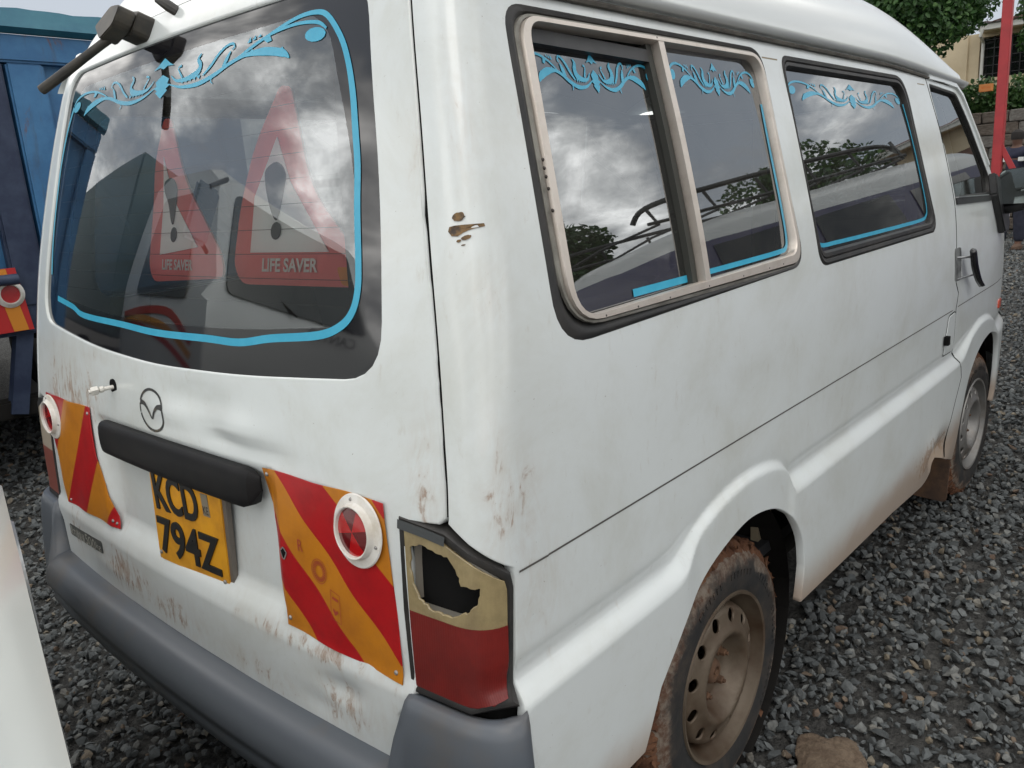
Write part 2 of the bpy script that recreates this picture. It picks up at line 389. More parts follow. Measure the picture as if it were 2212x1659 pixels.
m_alu = mat('dull_aluminium', (.62, .56, .50), .38, metal=.55, col2=(.50, .44, .38), nscale=18, noise=(.5, .75))
m_dalu = mat('weathered_aluminium', (.27, .26, .23), .5, metal=.6, col2=(.16, .15, .13), nscale=16)
m_glass_r = glass('rear_glass', (.97, .98, .97), 2.6, .025)
m_glass_s = glass('side_glass', (.48, .51, .50), 3.0, .06)
m_glass_d = glass('dark_tinted_glass', (.10, .11, .11), 1.6, .03)
m_frit = mat('black_glass_border', (.006, .006, .008), .05, spec=.9)
m_blue = mat('sky_blue_vinyl', (.035, .33, .50), .3, col2=(.05, .37, .54), nscale=30)
m_grey = mat('grey_bumper_plastic', (.105, .118, .135), .42, col2=(.085, .09, .1), nscale=7, bump=(140, .12, .0006))
m_black = mat('black_plastic', (.012, .012, .013), .42, col2=(.03, .03, .03), nscale=9)
m_steel = mat('bright_steel', (.6, .6, .6), .3, metal=1)
m_liner = mat('interior_lining', (.13, .125, .115), .8)
m_beige = mat('beige_trim', (.30, .25, .17), .75)
m_seat = mat('dark_seat_cloth', (.03, .032, .036), .9)
m_dark = mat('underbody_black', (.012, .011, .010), .9, spec=.2)
m_amber = mat('amber_lens', (.75, .30, .12), .25, coat=.5)
m_print = mat('black_print', (.01, .01, .01), .5)
m_rivet = mat('rivet_grey', (.30, .29, .28), .45, metal=.5)

# ================================================================== setting: ground
m_ground = mat('gravel_bed', (.035, .035, .034), .95, spec=.15, col2=(.10, .098, .092), nscale=38, noise=(.35, .7), bump=(60, 1, .02))
gr = mk('ground', [(-400, -400, -.012), (400, -400, -.012), (400, 400, -.012), (-400, 400, -.012)], [(0, 1, 2, 3)], m_ground); tag(gr, kind='structure')

# ================================================================== the white van
YS = interp([(.15, .775), (.22, .80), (.30, .822), (.40, .835), (.55, .841), (.75, .844), (.90, .845), (1.0, .843), (1.11, .836), (1.2, .826), (1.3, .808), (1.4, .786), (1.515, .758), (1.6, .735), (1.70, .708), (1.78, .682), (1.9, .63)])
XS = interp([(.30, .0), (.42, -.008), (.55, -.010), (.7, -.008), (.85, -.001), (1.0, .012), (1.15, .034), (1.32, .067), (1.5, .112), (1.65, .155), (1.75, .19), (1.83, .235), (1.9, .30), (1.95, .37)])
def XR(y, z): return XS(z)+(.03+.012*sstep(.8, 1.2, z))*((y/.72)**2-1)
ARCH = interp([(-.2, 0), (.42, 0), (.50, .008), (.56, .042), (.635, .070), (.716, .086), (.78, .090), (.86, .083), (.93, .064), (.97, .040), (.995, .010), (1.01, 0), (2.35, 0), (2.5, .005), (2.62, .03), (2.78, .075), (2.9, .082), (3.02, .06), (3.15, .0), (3.6, 0)])
def flare(x, z):
    a = ARCH(x); q = sstep(0, .05, a); zl = .768-.012*sstep(1, 2.5, x)+a*.82; w = .042-.018*q; z0 = zl-.030+.012*q
    return (.019-.006*q)*sstep(0, 1, (z0-z)/w)-.0065*(1-.75*q)*gauss(z, zl-.022, .019)
def dents(x, z):
    return -.035*gauss(x, 2.30, .10)*gauss(z, .40, .055)+.006*gauss(x, 2.18, .09)*gauss(z, .47, .05)-.003*gauss(x, 2.6, .2)*gauss(z, 1.0, .06)-.002*gauss(x, .75, .3)*gauss(z, .98, .07)-.003*gauss(x, .09, .03)*gauss(z, 1.372, .018)
def front_taper(x, z): return -.22*max(0, x-3.0)**2-.012*sstep(2.45, 2.6, x)*sstep(1.1, 1.14, z)*(1-sstep(1.22, 1.3, z))*0
def Y(x, z): return YS(z)+flare(x, z)+dents(x, z)+front_taper(x, z)
CD = .062
def X0(z): return XR(YS(z), z)
def side(x, z): return (x, -Y(x, z), z)            # the long right side
def corner(u, z):
    """right rear corner and side: u<0 runs round the back from the corner, u>0 forward along the side"""
    ys = YS(z); x0 = XR(ys, z)
    if u >= CD: return (x0+u, -Y(x0+u, z), z)
    if u <= -CD: y = ys+u; return (XR(y, z), -y, z)
    ya = ys-CD; A = (XR(ya, z), -ya); B = (x0+CD, -Y(x0+CD, z)); P = (x0, -ys-(Y(x0+CD, z)-ys)*.8); t = (u+CD)/(2*CD)
    return ((1-t)**2*A[0]+2*t*(1-t)*P[0]+t*t*B[0], (1-t)**2*A[1]+2*t*(1-t)*P[1]+t*t*B[1], z)
def s2u(x, z): return (x-X0(z), z)
def r2u(y, z): return (-(YS(z)-abs(y)), z)
def dispR(y, z):
    """outward relief of the tailgate: number-plate recess, lower shelf, dents"""
    d = -.024*sstep(-.405-.1*(.85-z)*.3, -.365, y)*(1-sstep(.28, .345-.25*max(0, .86-z), y))*sstep(.715, .755, z)*(1-sstep(.95, 1.0, z))
    d += .011*(1-sstep(.690, .728, z))
    d += -.006*gauss(y, -.17, .10)*gauss(z, 1.085, .026)+.008*gauss(y, -.30, .07)*gauss(z, 1.05, .026)-.006*gauss(y, -.36, .09)*gauss(z, 1.012, .022)+.006*gauss(y, -.06, .08)*gauss(z, 1.045, .02)-.006*gauss(y, -.24, .05)*gauss(z, 1.02, .015)
    d += -.012*gauss(y, -.545, .05)*gauss(z, .645, .022)*sstep(-.62, -.53, y+ (z-.645)*1.2)-.004*gauss(y, -.48, .05)*gauss(z, .60, .02)+.003*gauss(y, .33, .1)*gauss(z, .62, .02)
    return d
def rear(y, z): return (XR(y, z)-dispR(y, z), y, z)
FR = -1      # outward sign for rear(): d/dy x d/dz points to +x
van = empty('van', (0, 0, 0), 0, 'white passenger van with blue window stickers, yellow number plate and broken tail light', 'van')
# right side panel
ARCHR = [(.372, .432), (.413, .533), (.466, .585), (.523, .637), (.605, .686), (.718, .717), (.807, .721), (.909, .698), (.99, .649), (1.052, .571), (1.074, .49), (1.066, .397)]
side_xz = [(.066, .43), (.36, .43)]+spline(ARCHR[1:-1], 4)+[(1.066, .397), (1.37, .382), (1.79, .364), (2.12, .338), (2.26, .345), (2.35, .372), (2.41, .352), (2.392, .47), (2.45, .56), (2.51, .634), (2.49, .676), (2.437, .755), (2.437, .90), (2.462, .95), (2.425, .992), (2.425, 1.11), (2.45, 1.265), (2.432, 1.515), (2.392, 1.712), (1.7, 1.722), (.9, 1.722), (.45, 1.722)]
seam = [(.575, 1.80), (.623, 1.722), (.634, 1.68), (.684, 1.49), (.735, 1.246), (.7605, 1.061), (.7655, .985)]
seam = [tuple(p) for p in spline(seam, 6)]
rear_l = [r2u(y+.0115, z) for y, z in seam]
so_loop = [s2u(*p) for p in densify(side_xz, .03, False)]+[s2u(.30, 1.80)]+rear_l+[r2u(.776, .978), r2u(.812, .955), (.052, .912), (.056, .895), (.056, .74), (.054, .715), (.050, .68), (.048, .60)]
W1O = rounded([(.262, 1.677), (1.112, 1.677), (1.104, 1.204), (.207, 1.187)], [.045, .05, .05, .085], 7)
W2O = rounded([(1.215, 1.673), (2.145, 1.675), (2.195, 1.188), (1.20, 1.188)], [.04, .075, .045, .05], 7)
holes = [[s2u(*p) for p in W1O], [s2u(*p) for p in W2O]]
panel('side_panel', [so_loop]+holes, corner, m_side, van, step=.0115, depth=.02, edge=.0025, bstep=.011, fine=(.68, .85, .0052, .33, 1.03, .0058))
# left side: the same sheet mirrored
def mirror_y(S): return lambda u, v: (lambda p: (p[0], -p[1], p[2]))(S(u, v))
panel('side_panel', [so_loop]+holes, mirror_y(corner), m_white, van, step=.05, depth=.02, edge=.0025, flip=-1, bstep=.03)
# lining inside both sides, with the same openings
lin = [(.30, .80), (2.40, .80), (2.36, 1.70), (.42, 1.70)]
for nm, S_, fl in (('side_lining', lambda x, z: (x, -YS(z)+.045, z), 1), ('side_lining', lambda x, z: (x, YS(z)-.045, z), -1)):
    panel(nm, [lin, W1O, W2O], S_, m_liner, van, step=.08, depth=0, flip=fl, bstep=.05)
# ---- belt-line seam: a thin dark groove strip in the pressed line
mb = MB(); mb.add(strip([(x/100, .9005) for x in range(14, 244, 5)], .0032, side, .0009)); mb.add(strip([(.060+.005*k, .9012-.0001*k) for k in range(14)], .0032, corner, .0012)); mb.add(strip([(2.46+i*.03, .903+.004*i/26) for i in range(27)], .0030, side, .0009)); mb.build('belt_groove', mat('groove_brown', (.085, .078, .07), .8), van)
# ---- front door and fender
XB = interp([(.30, 3.42), (.6, 3.46), (.9, 3.47), (1.08, 3.42), (1.14, 3.26), (1.33, 3.10), (1.46, 3.0), (1.60, 2.905), (1.66, 2.855), (1.70, 2.79)])
ARCHF = [(2.552, .302), (2.575, .46), (2.655, .585), (2.76, .665), (2.88, .706), (3.01, .716), (3.12, .688), (3.20, .605), (3.245, .45), (3.25, .36)]
door_xz = [(2.407, 1.702), (2.447, 1.515), (2.465, 1.265), (2.440, 1.11), (2.440, .992), (2.477, .95), (2.452, .90), (2.452, .755), (2.505, .676), (2.524, .634), (2.464, .56), (2.406, .47), (2.426, .345)]+spline(ARCHF, 4)+[(XB(.36), .36)]+[(XB(z/100), z/100) for z in range(42, 168, 6)]+[(2.82, 1.683)]
DW = rounded([(2.425, 1.668), (2.775, 1.650), (2.845, 1.575), (3.035, 1.32), (3.02, 1.262), (2.475, 1.272)], [.02, .03, .05, .03, .02, .01], 5)
panel('front_door', [door_xz, DW], side, m_side, van, step=.018, depth=.02, edge=.003, bstep=.014, fine=(.66, .86, .007, 2.5, 3.3, .008))
panel('front_door', [door_xz, DW], mirror_y(side), m_white, van, step=.06, depth=.02, edge=.003, flip=-1, bstep=.03)
# ---- nose and windscreen
XF = interp([(.25, 3.80), (.5, 3.90), (.8, 3.90), (1.05, 3.84), (1.2, 3.66), (1.45, 3.40), (1.7, 3.10), (1.78, 3.0)])
def nose(s, z):
    xb = XB(z); k = (1-abs(s)**3.2)**.6 if abs(s) < 1 else 0; return (xb+(XF(z)-xb)*k, -s*Y(xb, z), z)
SCREEN = rounded([(-.9, 1.66), (.9, 1.66), (.93, 1.16), (-.93, 1.16)], .06, 5)
panel('nose_panel', [[(-1, .30), (1, .30), (1, 1.72), (-1, 1.72)], SCREEN], nose, m_white, van, step=.06, depth=0, flip=-1, bstep=.05)
panel('nose_lining', [[(-.97, .50), (.97, .50), (.97, 1.70), (-.97, 1.70)], SCREEN], lambda a, z: tuple(np.array(nose(a, z))-np.array((.03, 0, 0))), m_liner, van, step=.1, depth=0, flip=-1, bstep=.06)
panel('windscreen', [SCREEN], nose, m_glass_d, van, step=.1, depth=.004, flip=-1, bstep=.06)
# ---- roof
def ZG(x): return 1.722-.030*sstep(1.9, 3.0, x)
def roof(x, y):
    k = 1-max(0, (.78-x)/.60)**8 if x < .78 else 1; k = max(k, .3)
    k *= 1-max(0, (x-2.0)/1.06)**2.2 if x > 2.0 else 1
    a = min(1, abs(y)/.72); return (x, y, ZG(x)+.268*max(k, 0)*(1-a**4)**.5)
rows = []
for i in range(66):
    t = i/65; r = []
    for j in range(61):
        s = -1+2*j/60; y = .72*math.sin(s*math.pi/2)*.99995
        # rear edge follows the tailgate, front edge follows the windscreen header
        xr = .20
        for _ in range(12): xr = XR(y, min(1.93, roof(xr, y)[2]))+.004
        xf = 3.15-.31*(abs(y)/.72)**2.5; x = xr+(xf-xr)*(t**1.35 if t < .5 else t**1.35); r.append(roof(x, y))
    rows.append(r)
ro = loft('roof', rows, m_roof, van)
# rain gutter along the right and left roof edge
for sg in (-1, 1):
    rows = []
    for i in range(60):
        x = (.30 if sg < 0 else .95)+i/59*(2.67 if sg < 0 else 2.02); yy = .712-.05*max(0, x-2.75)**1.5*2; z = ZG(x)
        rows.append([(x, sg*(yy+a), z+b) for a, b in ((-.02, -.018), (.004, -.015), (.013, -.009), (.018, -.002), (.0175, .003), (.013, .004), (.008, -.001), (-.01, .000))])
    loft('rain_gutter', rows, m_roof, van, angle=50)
    mb = MB(); mb.tube([(x/20, sg*(.715), ZG(x/20)-.024) for x in range(6 if sg < 0 else 19, 59)], .005, 6); mb.build('gutter_shade_dirt', mat('brown_shade_dirt', (.11, .10, .085), .8, col2=(.05, .045, .04), nscale=12), van, True)  # dark brown strip: shade and dirt under the gutter, put into colour
# ---- tailgate
def ztop(y):
    xr = .2
    for _ in range(14): xr = XR(y, min(1.93, roof(xr, y)[2]))+.004
    return roof(xr, y)[2]-.004
half = [(y, z) for y, z in seam[1:]]
half = [(.585, ztop(.585))]+[p for p in half if p[1] < ztop(.585)-.02]
right = [(-y, z) for y, z in half]+[(-.757, .976), (-.69, .969), (-.697, .80), (-.699, .712), (-.692, .688), (-.664, .655), (-.655, .556)]
left = [(-y, z) for y, z in right][::-1]
bottom = [(-.655, .556), (-.54, .566), (-.2, .571), (.2, .571), (.54, .566), (.655, .556)]
topl = [(y/100, ztop(y/100)) for y in range(56, -57, -8)]
tg_loop = right[:-1]+bottom+left[1:]+topl
RW = rounded([(-.545, 1.742), (.592, 1.752), (.640, 1.45), (.690, 1.172), (.30, 1.139), (0, 1.129), (-.30, 1.137), (-.652, 1.16), (-.632, 1.40)], [.07, .07, .2, .085, .1, .1, .1, .085, .2], 6)
tgo = panel('tailgate', [tg_loop, RW], rear, m_tail, van, step=.0125, depth=.018, edge=.003, flip=FR, bstep=.011)
# dark rebate behind the shut lines, and the inner skin of the tailgate
rows = []
for z in [1.80, 1.7, 1.6, 1.5, 1.4, 1.3, 1.2, 1.1, 1.0, .9, .8, .7, .6, .5]:
    rows.append([tuple(np.array(corner(u, z))+np.array((.018, .02, 0))) for u in (-.24, -.2, -.16, -.12, -.08, -.05, 0, .05)])
loft('shut_rebate', rows, m_gap, van); loft('shut_rebate', [[(p[0], -p[1], p[2]) for p in r] for r in rows], m_gap, van)
for sgn in (1, -1):
    mb = MB(); mb.add(strip([r2u(y+.0045, z) for y, z in densify(seam, .03, False)], .016, corner if sgn > 0 else mirror_y(corner), -.006, sgn)); mb.build('gap_shade_seal', m_gap, van)  # black strip: the seal and the deep shade of the gap painted together
mb = MB()
for z0, z1 in ((.40, 1.70),): mb.add(strip([(2.44+.005, .40), (2.44, .76), (2.44, 1.1), (2.455, 1.27), (2.437, 1.51), (2.40, 1.70)], .05, side, -.016))
mb.add(strip([(2.46, .62), (2.42, .50), (2.42, .36)], .09, side, -.018)); mb.build('door_rebate', m_gap, van)
DG = [(2.4, 1.70), (2.4395, 1.515), (2.4575, 1.265), (2.4325, 1.11), (2.4325, .992), (2.4695, .95), (2.4445, .90), (2.4445, .755), (2.4975, .676), (2.517, .634), (2.457, .56), (2.399, .47), (2.418, .352)]
mb = MB(); mb.add(strip(densify(DG, .03, False), .0085, side, -.0004)); mb.build('door_gap_shade', m_gap, van)  # near-flush black strip painting in the shadow and dirt of the door gap
# ---- rear window: black border, pane, heater wires, blue line and scroll
RI = rounded([(-.455, 1.702), (.535, 1.708), (.606, 1.45), (.645, 1.240), (.30, 1.215), (0, 1.210), (-.30, 1.215), (-.60, 1.235), (-.566, 1.45)], [.07, .07, .2, .06, .1, .1, .1, .06, .2], 6)
rglass = lambda y, z: (XR(y, z)+.007, y, z)
rw = panel('rear_window', [RI], rglass, m_glass_r, van, step=.03, depth=.004, flip=FR, bstep=.02)
bd = panel('window_border', [[(y*1.0, z) for y, z in RW], RI], rglass, m_frit, rw, step=.03, depth=.004, flip=FR, bstep=.015)
mb = MB()
for k in range(11):
    z = 1.262+k*.0385; hw = .575-.12*max(0, (z-1.45)/.25)**1.3
    mb.add(strip([(-hw+2*hw*i/24, z) for i in range(25)], .0009, rglass, -.001, FR))
mb.build('heater_wires', mat('heater_wire', (.03, .025, .02), .6), rw)
mb = MB(); mb.add(strip(spline([(-.20, 1.655), (-.31, 1.685), (-.38, 1.70), (-.43, 1.701), (-.462, 1.690), (-.499, 1.653), (-.522, 1.615), (-.540, 1.569), (-.554, 1.515), (-.566, 1.463), (-.573, 1.405), (-.584, 1.328), (-.586, 1.286), (-.576, 1.254), (-.55, 1.232), (-.50, 1.217), (-.385, 1.206), (-.297, 1.194), (-.192, 1.194), (-.004, 1.192), (.159, 1.198), (.377, 1.203), (.456, 1.218), (.576, 1.231)], 5), [.004+.009*min(1, i/40) for i in range(116)], rglass, .0012, FR))
mb.add(strip(spline([(.632, 1.285), (.630, 1.382), (.616, 1.49), (.606, 1.542), (.580, 1.616), (.548, 1.668)], 5), .011, rglass, .0012, FR))
mb.build('blue_line', m_blue, rw)
def scroll(box, S, flip=1, skew=0):
    """acanthus scroll sticker: two mirrored halves round a small leaf, fitted into box"""
    u0, u1, v0, v1 = box; mb = MB(); cu = (u0+u1)/2; hw = (u1-u0)/2; hv = (v1-v0)
    def P(q, sg): return (cu+sg*q[0]*hw, v0+(q[1]*.5+.5)*hv+skew*(sg*q[0]))
    def st(pts, w, sg):
        pp = spline([P(p, sg) for p in pts], 5); n = len(pp); m = len(w)
        ws = [np.interp(i/(n-1)*(m-1), range(m), w)*hv for i in range(n)]; mb.add(strip(pp, ws, S, .0012, flip))
    def po(pts, sg): mb.add(fan([P(p, sg) for p in pts], S, .0012, flip))
    for sg in (-1, 1):
        st([(.06, -.45), (.16, -.75), (.28, -.82), (.39, -.60), (.48, -.28), (.57, -.10), (.68, -.16), (.78, -.42), (.82, -.70)], [.02, .07, .11, .10, .09, .08, .18, .17, .02], sg)
        st([(.52, -.16), (.58, .12), (.66, .40), (.75, .58), (.85, .62), (.94, .45), (.985, .12)], [.02, .04, .055, .065, .07, .075, .05], sg)
        po([(.935+.048*math.cos(t)-.012*math.sin(t), -.02+.30*math.sin(t)) for t in np.linspace(0, 6.1, 14)], sg)
        st([(.07, -.05), (.12, -.38), (.20, -.42), (.27, -.26), (.285, .05), (.265, .35), (.285, .58)], [.02, .07, .12, .17, .14, .10, .03], sg)
        st([(.16, -.30), (.135, .0), (.12, .22), (.145, .30)], [.07, .05, .03, .07], sg)
        st([(.31, -.48), (.36, -.12), (.40, .28), (.445, .55), (.485, .60), (.50, .42), (.485, .32)], [.05, .08, .08, .06, .06, .05, .02], sg)
        st([(.44, -.36), (.46, -.02), (.48, .28)], [.09, .13, .03], sg)
        st([(.38, -.6), (.37, -.85), (.385, -1.0)], [.06, .04, .01], sg)
        for k in range(5):
            a = .60+.042*k; po([(a-.014, -.08-.055*k), (a+.010, .10-.065*k), (a+.022, -.12-.06*k)], sg)
            a = .155+.03*k; po([(a-.010, -.45), (a+.012, -.60), (a+.018, -.40)], sg)
        for k in range(3): po([(.575+.028*k, .40+.06*k), (.592+.028*k, .66), (.598+.028*k, .42+.06*k)], sg)
        po([(.66, .42), (.69, .18), (.715, .22), (.70, .5)], sg)
    po([P_ for P_ in [(0, -1.05), (.05, -.7), (.035, -.62), (.07, -.45), (.045, -.38), (.055, -.15), (0, .12), (-.055, -.15), (-.045, -.38), (-.07, -.45), (-.035, -.62), (-.05, -.7)]], 1)
    po([(0, .95), (.05, .62), (.085, .45), (.03, .52), (0, .4), (-.03, .52), (-.085, .45), (-.05, .62)], 1)
    return mb
scroll((.555, -.47, 1.630, 1.705), rglass, FR).build('scroll_sticker', m_blue, rw)
# ---- lock bolt, dark emblem outline, badge, handle garnish
P0 = np.array(rear(.196, 1.066)); mb = MB(); mb.lathe([(0, 0), (.016, 0), (.017, -.001), (.017, .004), (0, .004)], P0+np.array((.003, 0, 0)), (-1, 0, 0), 20); mb.build('lock_hole', m_gap, tgo)
mb = MB(); mb.lathe([(0, .048), (.004, .048), (.0045, .044), (.0045, 0)], P0, (-1, .25, -.05), 10); mb.lathe([(.0045, .03), (.0095, .03), (.010, .034), (.010, .041), (.0085, .044), (.0045, .044)], P0, (-1, .25, -.05), 6); mb.lathe([(.0045, .018), (.007, .02), (.007, .027), (.0045, .029)], P0, (-1, .25, -.05), 10); mb.build('lock_bolt', mat('white_zinc', (.62, .60, .55), .35, metal=.3), tgo, True)
m_ghost = mat('emblem_residue', (.035, .036, .036), .6, col2=(.16, .13, .08), nscale=60, noise=(.55, .7))
EC, ER = (.013, 1.041), (.0525, .041); mb = MB()
mb.add(strip([(EC[0]+ER[0]*math.cos(t), EC[1]+ER[1]*math.sin(t)) for t in np.linspace(.35, 6.0, 40)], .0055, rear, .0008, FR))
mb.add(strip([(EC[0]+ER[0]*math.cos(t), EC[1]+ER[1]*math.sin(t)) for t in np.linspace(6.05, 6.5, 6)], .004, rear, .0008, FR))
for sg in (1, -1): mb.add(strip(spline([(EC[0]+sg*.050, EC[1]+.012), (EC[0]+sg*.030, EC[1]+.010), (EC[0]+sg*.013, EC[1]-.002), (EC[0]+sg*.001, EC[1]-.017)], 6), [.013, .012, .010, .010, .009, .009, .009, .008, .008, .007, .007, .006, .006, .006, .006, .005, .005, .004, .004], rear, .0009, FR))
mb.build('emblem_outline', m_ghost, tgo)
bp = rounded([(.612, .660), (.372, .675), (.372, .645), (.612, .630)], .006, 3)
panel('load_badge', [bp], lambda y, z: (rear(y, z)[0]-.0012, y, z), mat('badge_grey', (.05, .055, .055), .5, col2=(.12, .12, .11), nscale=40), tgo, step=.02, depth=.001, edge=.0003, flip=FR)
bad = lambda y, z: (rear(y, z)[0]-.0016, y, z)
m_let = mat('badge_letter', (.50, .50, .46), .55, col2=(.30, .28, .22), nscale=60)
text_on('badge_letters', '最大積載量', (.604, .494, .637, .659), bad, m_let, tgo, .0008, FR)
text_on('badge_letters', '500', (.488, .418, .640, .667), bad, m_let, tgo, .0008, FR); text_on('badge_letters', 'kg', (.412, .380, .645, .666), bad, m_let, tgo, .0008, FR)
rows = []
for i in range(41):
    t = i/40; y = .292-.640*t; k = min(1, min(t, 1-t)/.06); k = math.sqrt(max(0, 1-(1-k)**2))*.86+.14; bow = .01*(1-(2*t-1)**2)
    zt, zb = .970+.014*k+bow*.3, .950-.034*k; o = .024*k; x = XR(y, .95)
    rows.append([(x-a*o+.006, y, zb+(zt-zb)*b) for a, b in ((0, 1.0), (.45, .985), (.72, .92), (.9, .80), (.99, .55), (1.0, .22), (.97, .06), (.88, 0), (.3, -.02), (-.2, 0))])
gn = loft('handle_garnish', rows, mat('satin_black', (.007, .007, .008), .5, spec=.18, col2=(.012, .011, .011), nscale=12), tgo, caps=True, angle=28)
# ---- number plate
plS = lambda y, z: (XR(.0, .82)+.014-.002*(z-.82)+(y+.09)*-.055, y, z)
pl = empty('number_plate'); pl.parent = van
m_yel = mat('plate_yellow', (.72, .33, .012), .5, col2=(.52, .22, .012), nscale=13, bump=(30, .3, .001))
def quadS(S, pts): return [S(*p) for p in pts]
def slab(name, poly, S, h0, h1, m, parent, flip=1, bevel=0):
    A, B = off(S, h0, flip), off(S, h1, flip); mb = MB(); mb.prism(poly, lambda u, v, d: (A(u, v) if d == 0 else B(u, v)), 0, 1); return mb.build(name, m, parent, bevel=bevel)
PB = [(.086, .905), (.102, .722), (-.202, .722), (-.222, .915)]
slab('backing_frame', rounded([(.042, .92), (.064, .716), (-.207, .716), (-.228, .93)], .006, 2), plS, 0, .010, mat('plate_frame', (.16, .14, .12), .6, metal=.3), pl, FR)
slab('plate_sheet', rounded([(.036, .92), (.058, .722), (-.197, .722), (-.216, .93)], .012, 3), plS, .010, .013, m_yel, pl, FR)
text_on('plate_letters', 'KCD', (.028, -.132, .838, .918), plS, m_print, pl, .0135, FR, bold=.0025, slant=0, weight=.022)
text_on('plate_letters', '794Z', (.040, -.184, .740, .822), plS, m_print, pl, .0135, FR, bold=.0025, slant=.02, weight=.022)
slab('plate_sticker', [(-.148, .905), (-.148, .860), (-.170, .860), (-.170, .905)], plS, .0132, .0142, mat('sticker_grey', (.22, .19, .14), .4), pl, FR)
text_on('plate_letters', 'KE', (-.150, -.168, .864, .880), plS, m_print, pl, .0146, FR)
for p in ((.046, .738), (-.186, .733)):
    mb = MB(); mb.lathe([(0, .004), (.003, .0035), (.0042, .002), (.0042, 0)], np.array(plS(*p))+np.array((-.013, 0, 0)), (-1, 0, 0), 10); mb.build('rivet', m_rivet, pl, True)
# ---- chevron boards with round reflectors
def stripes(name, k, bounds, first_red):
    m = mat(name, (.5, .1, .02), .38, spec=.4); g = G(m); uv = g.n('ShaderNodeUVMap').outputs[0]; s = g.n('ShaderNodeSeparateXYZ'); g.l(uv, s.inputs[0])
    q = g.math('SUBTRACT', s.outputs[1], g.math('MULTIPLY', s.outputs[0], k)); col = None
    red = g.mix(g.map(g.noise(uv, 18, 6, .7), .35, .8), (.40, .006, .009), (.28, .006, .009)); yel = g.mix(g.map(g.noise(uv, 11, 6, .7, loc=(4, 2, 0)), .3, .8), (.52, .19, .010), (.38, .13, .012))
    f = None; cur = first_red
    for b in bounds:
        stp = g.math('GREATER_THAN', q, b); f = stp if f is None else g.math('ADD', f, stp)
    par = g.math('MODULO', f, 2.0); a, b = (red, yel) if first_red else (yel, red)
    c = g.mix(par, a, b); dirt = g.map(g.noise(uv, 26, 8, .75, .3, loc=(1, 7, 0)), .58, .78); c = g.mix(g.math('MULTIPLY', dirt, .35), c, (.17, .10, .05))
    g.l(c, g.p.inputs['Base Color']); return m
brd = lambda y, z: (XR(y, z)-dispR(y, z)*.55-.0035-.002*math.sin(y*38+z*21), y, z)
cR = panel('chevron_board', [[(-.365, .992), (-.572, .989), (-.655, .986), (-.667, .86), (-.679, .708), (-.60, .7115), (-.482, .716), (-.400, .720), (-.399, .75), (-.388, .80), (-.369, .90)]], brd, stripes('chevron_right', .914, [1.155, 1.255, 1.355, 1.470, 1.565], False), van, step=.015, depth=.002, edge=.0006, flip=FR)
cR['label'] = 'red and yellow striped board under the right rear corner, with a small torn hole'
cL = panel('chevron_board', [[(.690, .990), (.54, .992), (.350, 1.0), (.345, .886), (.315, .80), (.270, .730), (.45, .724), (.611, .717), (.655, .84)]], brd, stripes('chevron_left', -1.22, [1.137, 1.292, 1.462, 1.645], True), van, step=.015, depth=.002, edge=.0006, flip=FR)
m_refl_w = mat('white_plastic_ring', (.72, .70, .66), .42, col2=(.55, .50, .42), nscale=20); m_ra = mat('red_reflector', (.42, .008, .010), .12, coat=.8); m_rb = mat('dark_red_reflector', (.12, .004, .006), .12, coat=.8)
for (yy, zz, bo) in ((-.601, .934, cR), (.645, .934, cL)):
    o = np.array(brd(yy, zz)); ax = nrm(brd, yy, zz, FR); mb = MB()
    mb.lathe([(.036, .0), (.056, .0), (.0575, .002), (.056, .004), (.044, .006), (.0425, .008), (.0415, .014), (.040, .016), (.038, .015), (.037, .010), (.036, 0)], o, ax, 48); rr = mb.build('round_reflector', m_refl_w, van, True)
    for k in range(6):
        mb = MB(); mb.lathe([(0, .0125), (.012, .0123), (.025, .0115), (.0375, .0100)], o, ax, 6, k*math.pi/3, (k+1)*math.pi/3); mb.build('reflector_sector', m_ra if k % 2 else m_rb, rr, True)
    for k in range(3):
        t = 2*math.pi*k/3+.5; a = Vector(ax).orthogonal().normalized(); b = Vector(ax).cross(a); q = Vector(o)+(a*math.cos(t)+b*math.sin(t))*.0485+Vector(ax)*.004
        mb = MB(); mb.lathe([(0, .0035), (.002, .003), (.0032, .001), (.0032, -.002)], q, ax, 10); mb.build('screw', m_rivet, rr, True)
mstamp = mat('red_stamp', (.36, .05, .03), .5)
text_on('stamp_print', 'R', (-.452, -.464, .868, .888), brd, mstamp, cR, .0012, FR)
mb = MB()
for rr_ in (.021, .0175, .011): mb.add(strip([(-.498+rr_*.85*math.cos(t), .842+rr_*math.sin(t)) for t in np.linspace(0, 6.29, 30)], .0009, brd, .0012, FR))
for k in range(26):
    t = k/26*6.283; mb.add(strip([(-.498+.0125*.85*math.cos(t), .842+.0125*math.sin(t)), (-.498+.0165*.85*math.cos(t), .842+.0165*math.sin(t))], .0018, brd, .0012, FR))
for a in ([(-.524, .818), (-.524, .770), (-.548, .766), (-.548, .814), (-.524, .818)],): mb.add(strip(densify(a, .01, False), .001, brd, .0012, FR))
mb.add(fan([(-.529, .785), (-.534, .777), (-.543, .783), (-.541, .787), (-.535, .783), (-.531, .789)], brd, .0012, FR)); mb.add(strip([(-.528, .806), (-.544, .804)], .004, brd, .0012, FR))
mb.build('stamp_print', mstamp, cR)
hl = [(-.410+.008*math.cos(t)*(1+.25*math.sin(3*t)), .853+.009*math.sin(t)*(1+.2*math.cos(4*t))) for t in np.linspace(0, 6.0, 14)]
mb = MB(); mb.add(fan(hl, brd, .0012, FR)); mb.build('punched_hole', m_gap, cR); mb = MB(); mb.add(strip(hl+[hl[0]], .0028, brd, .0014, FR)); mb.build('torn_edge', m_rivet, cR)
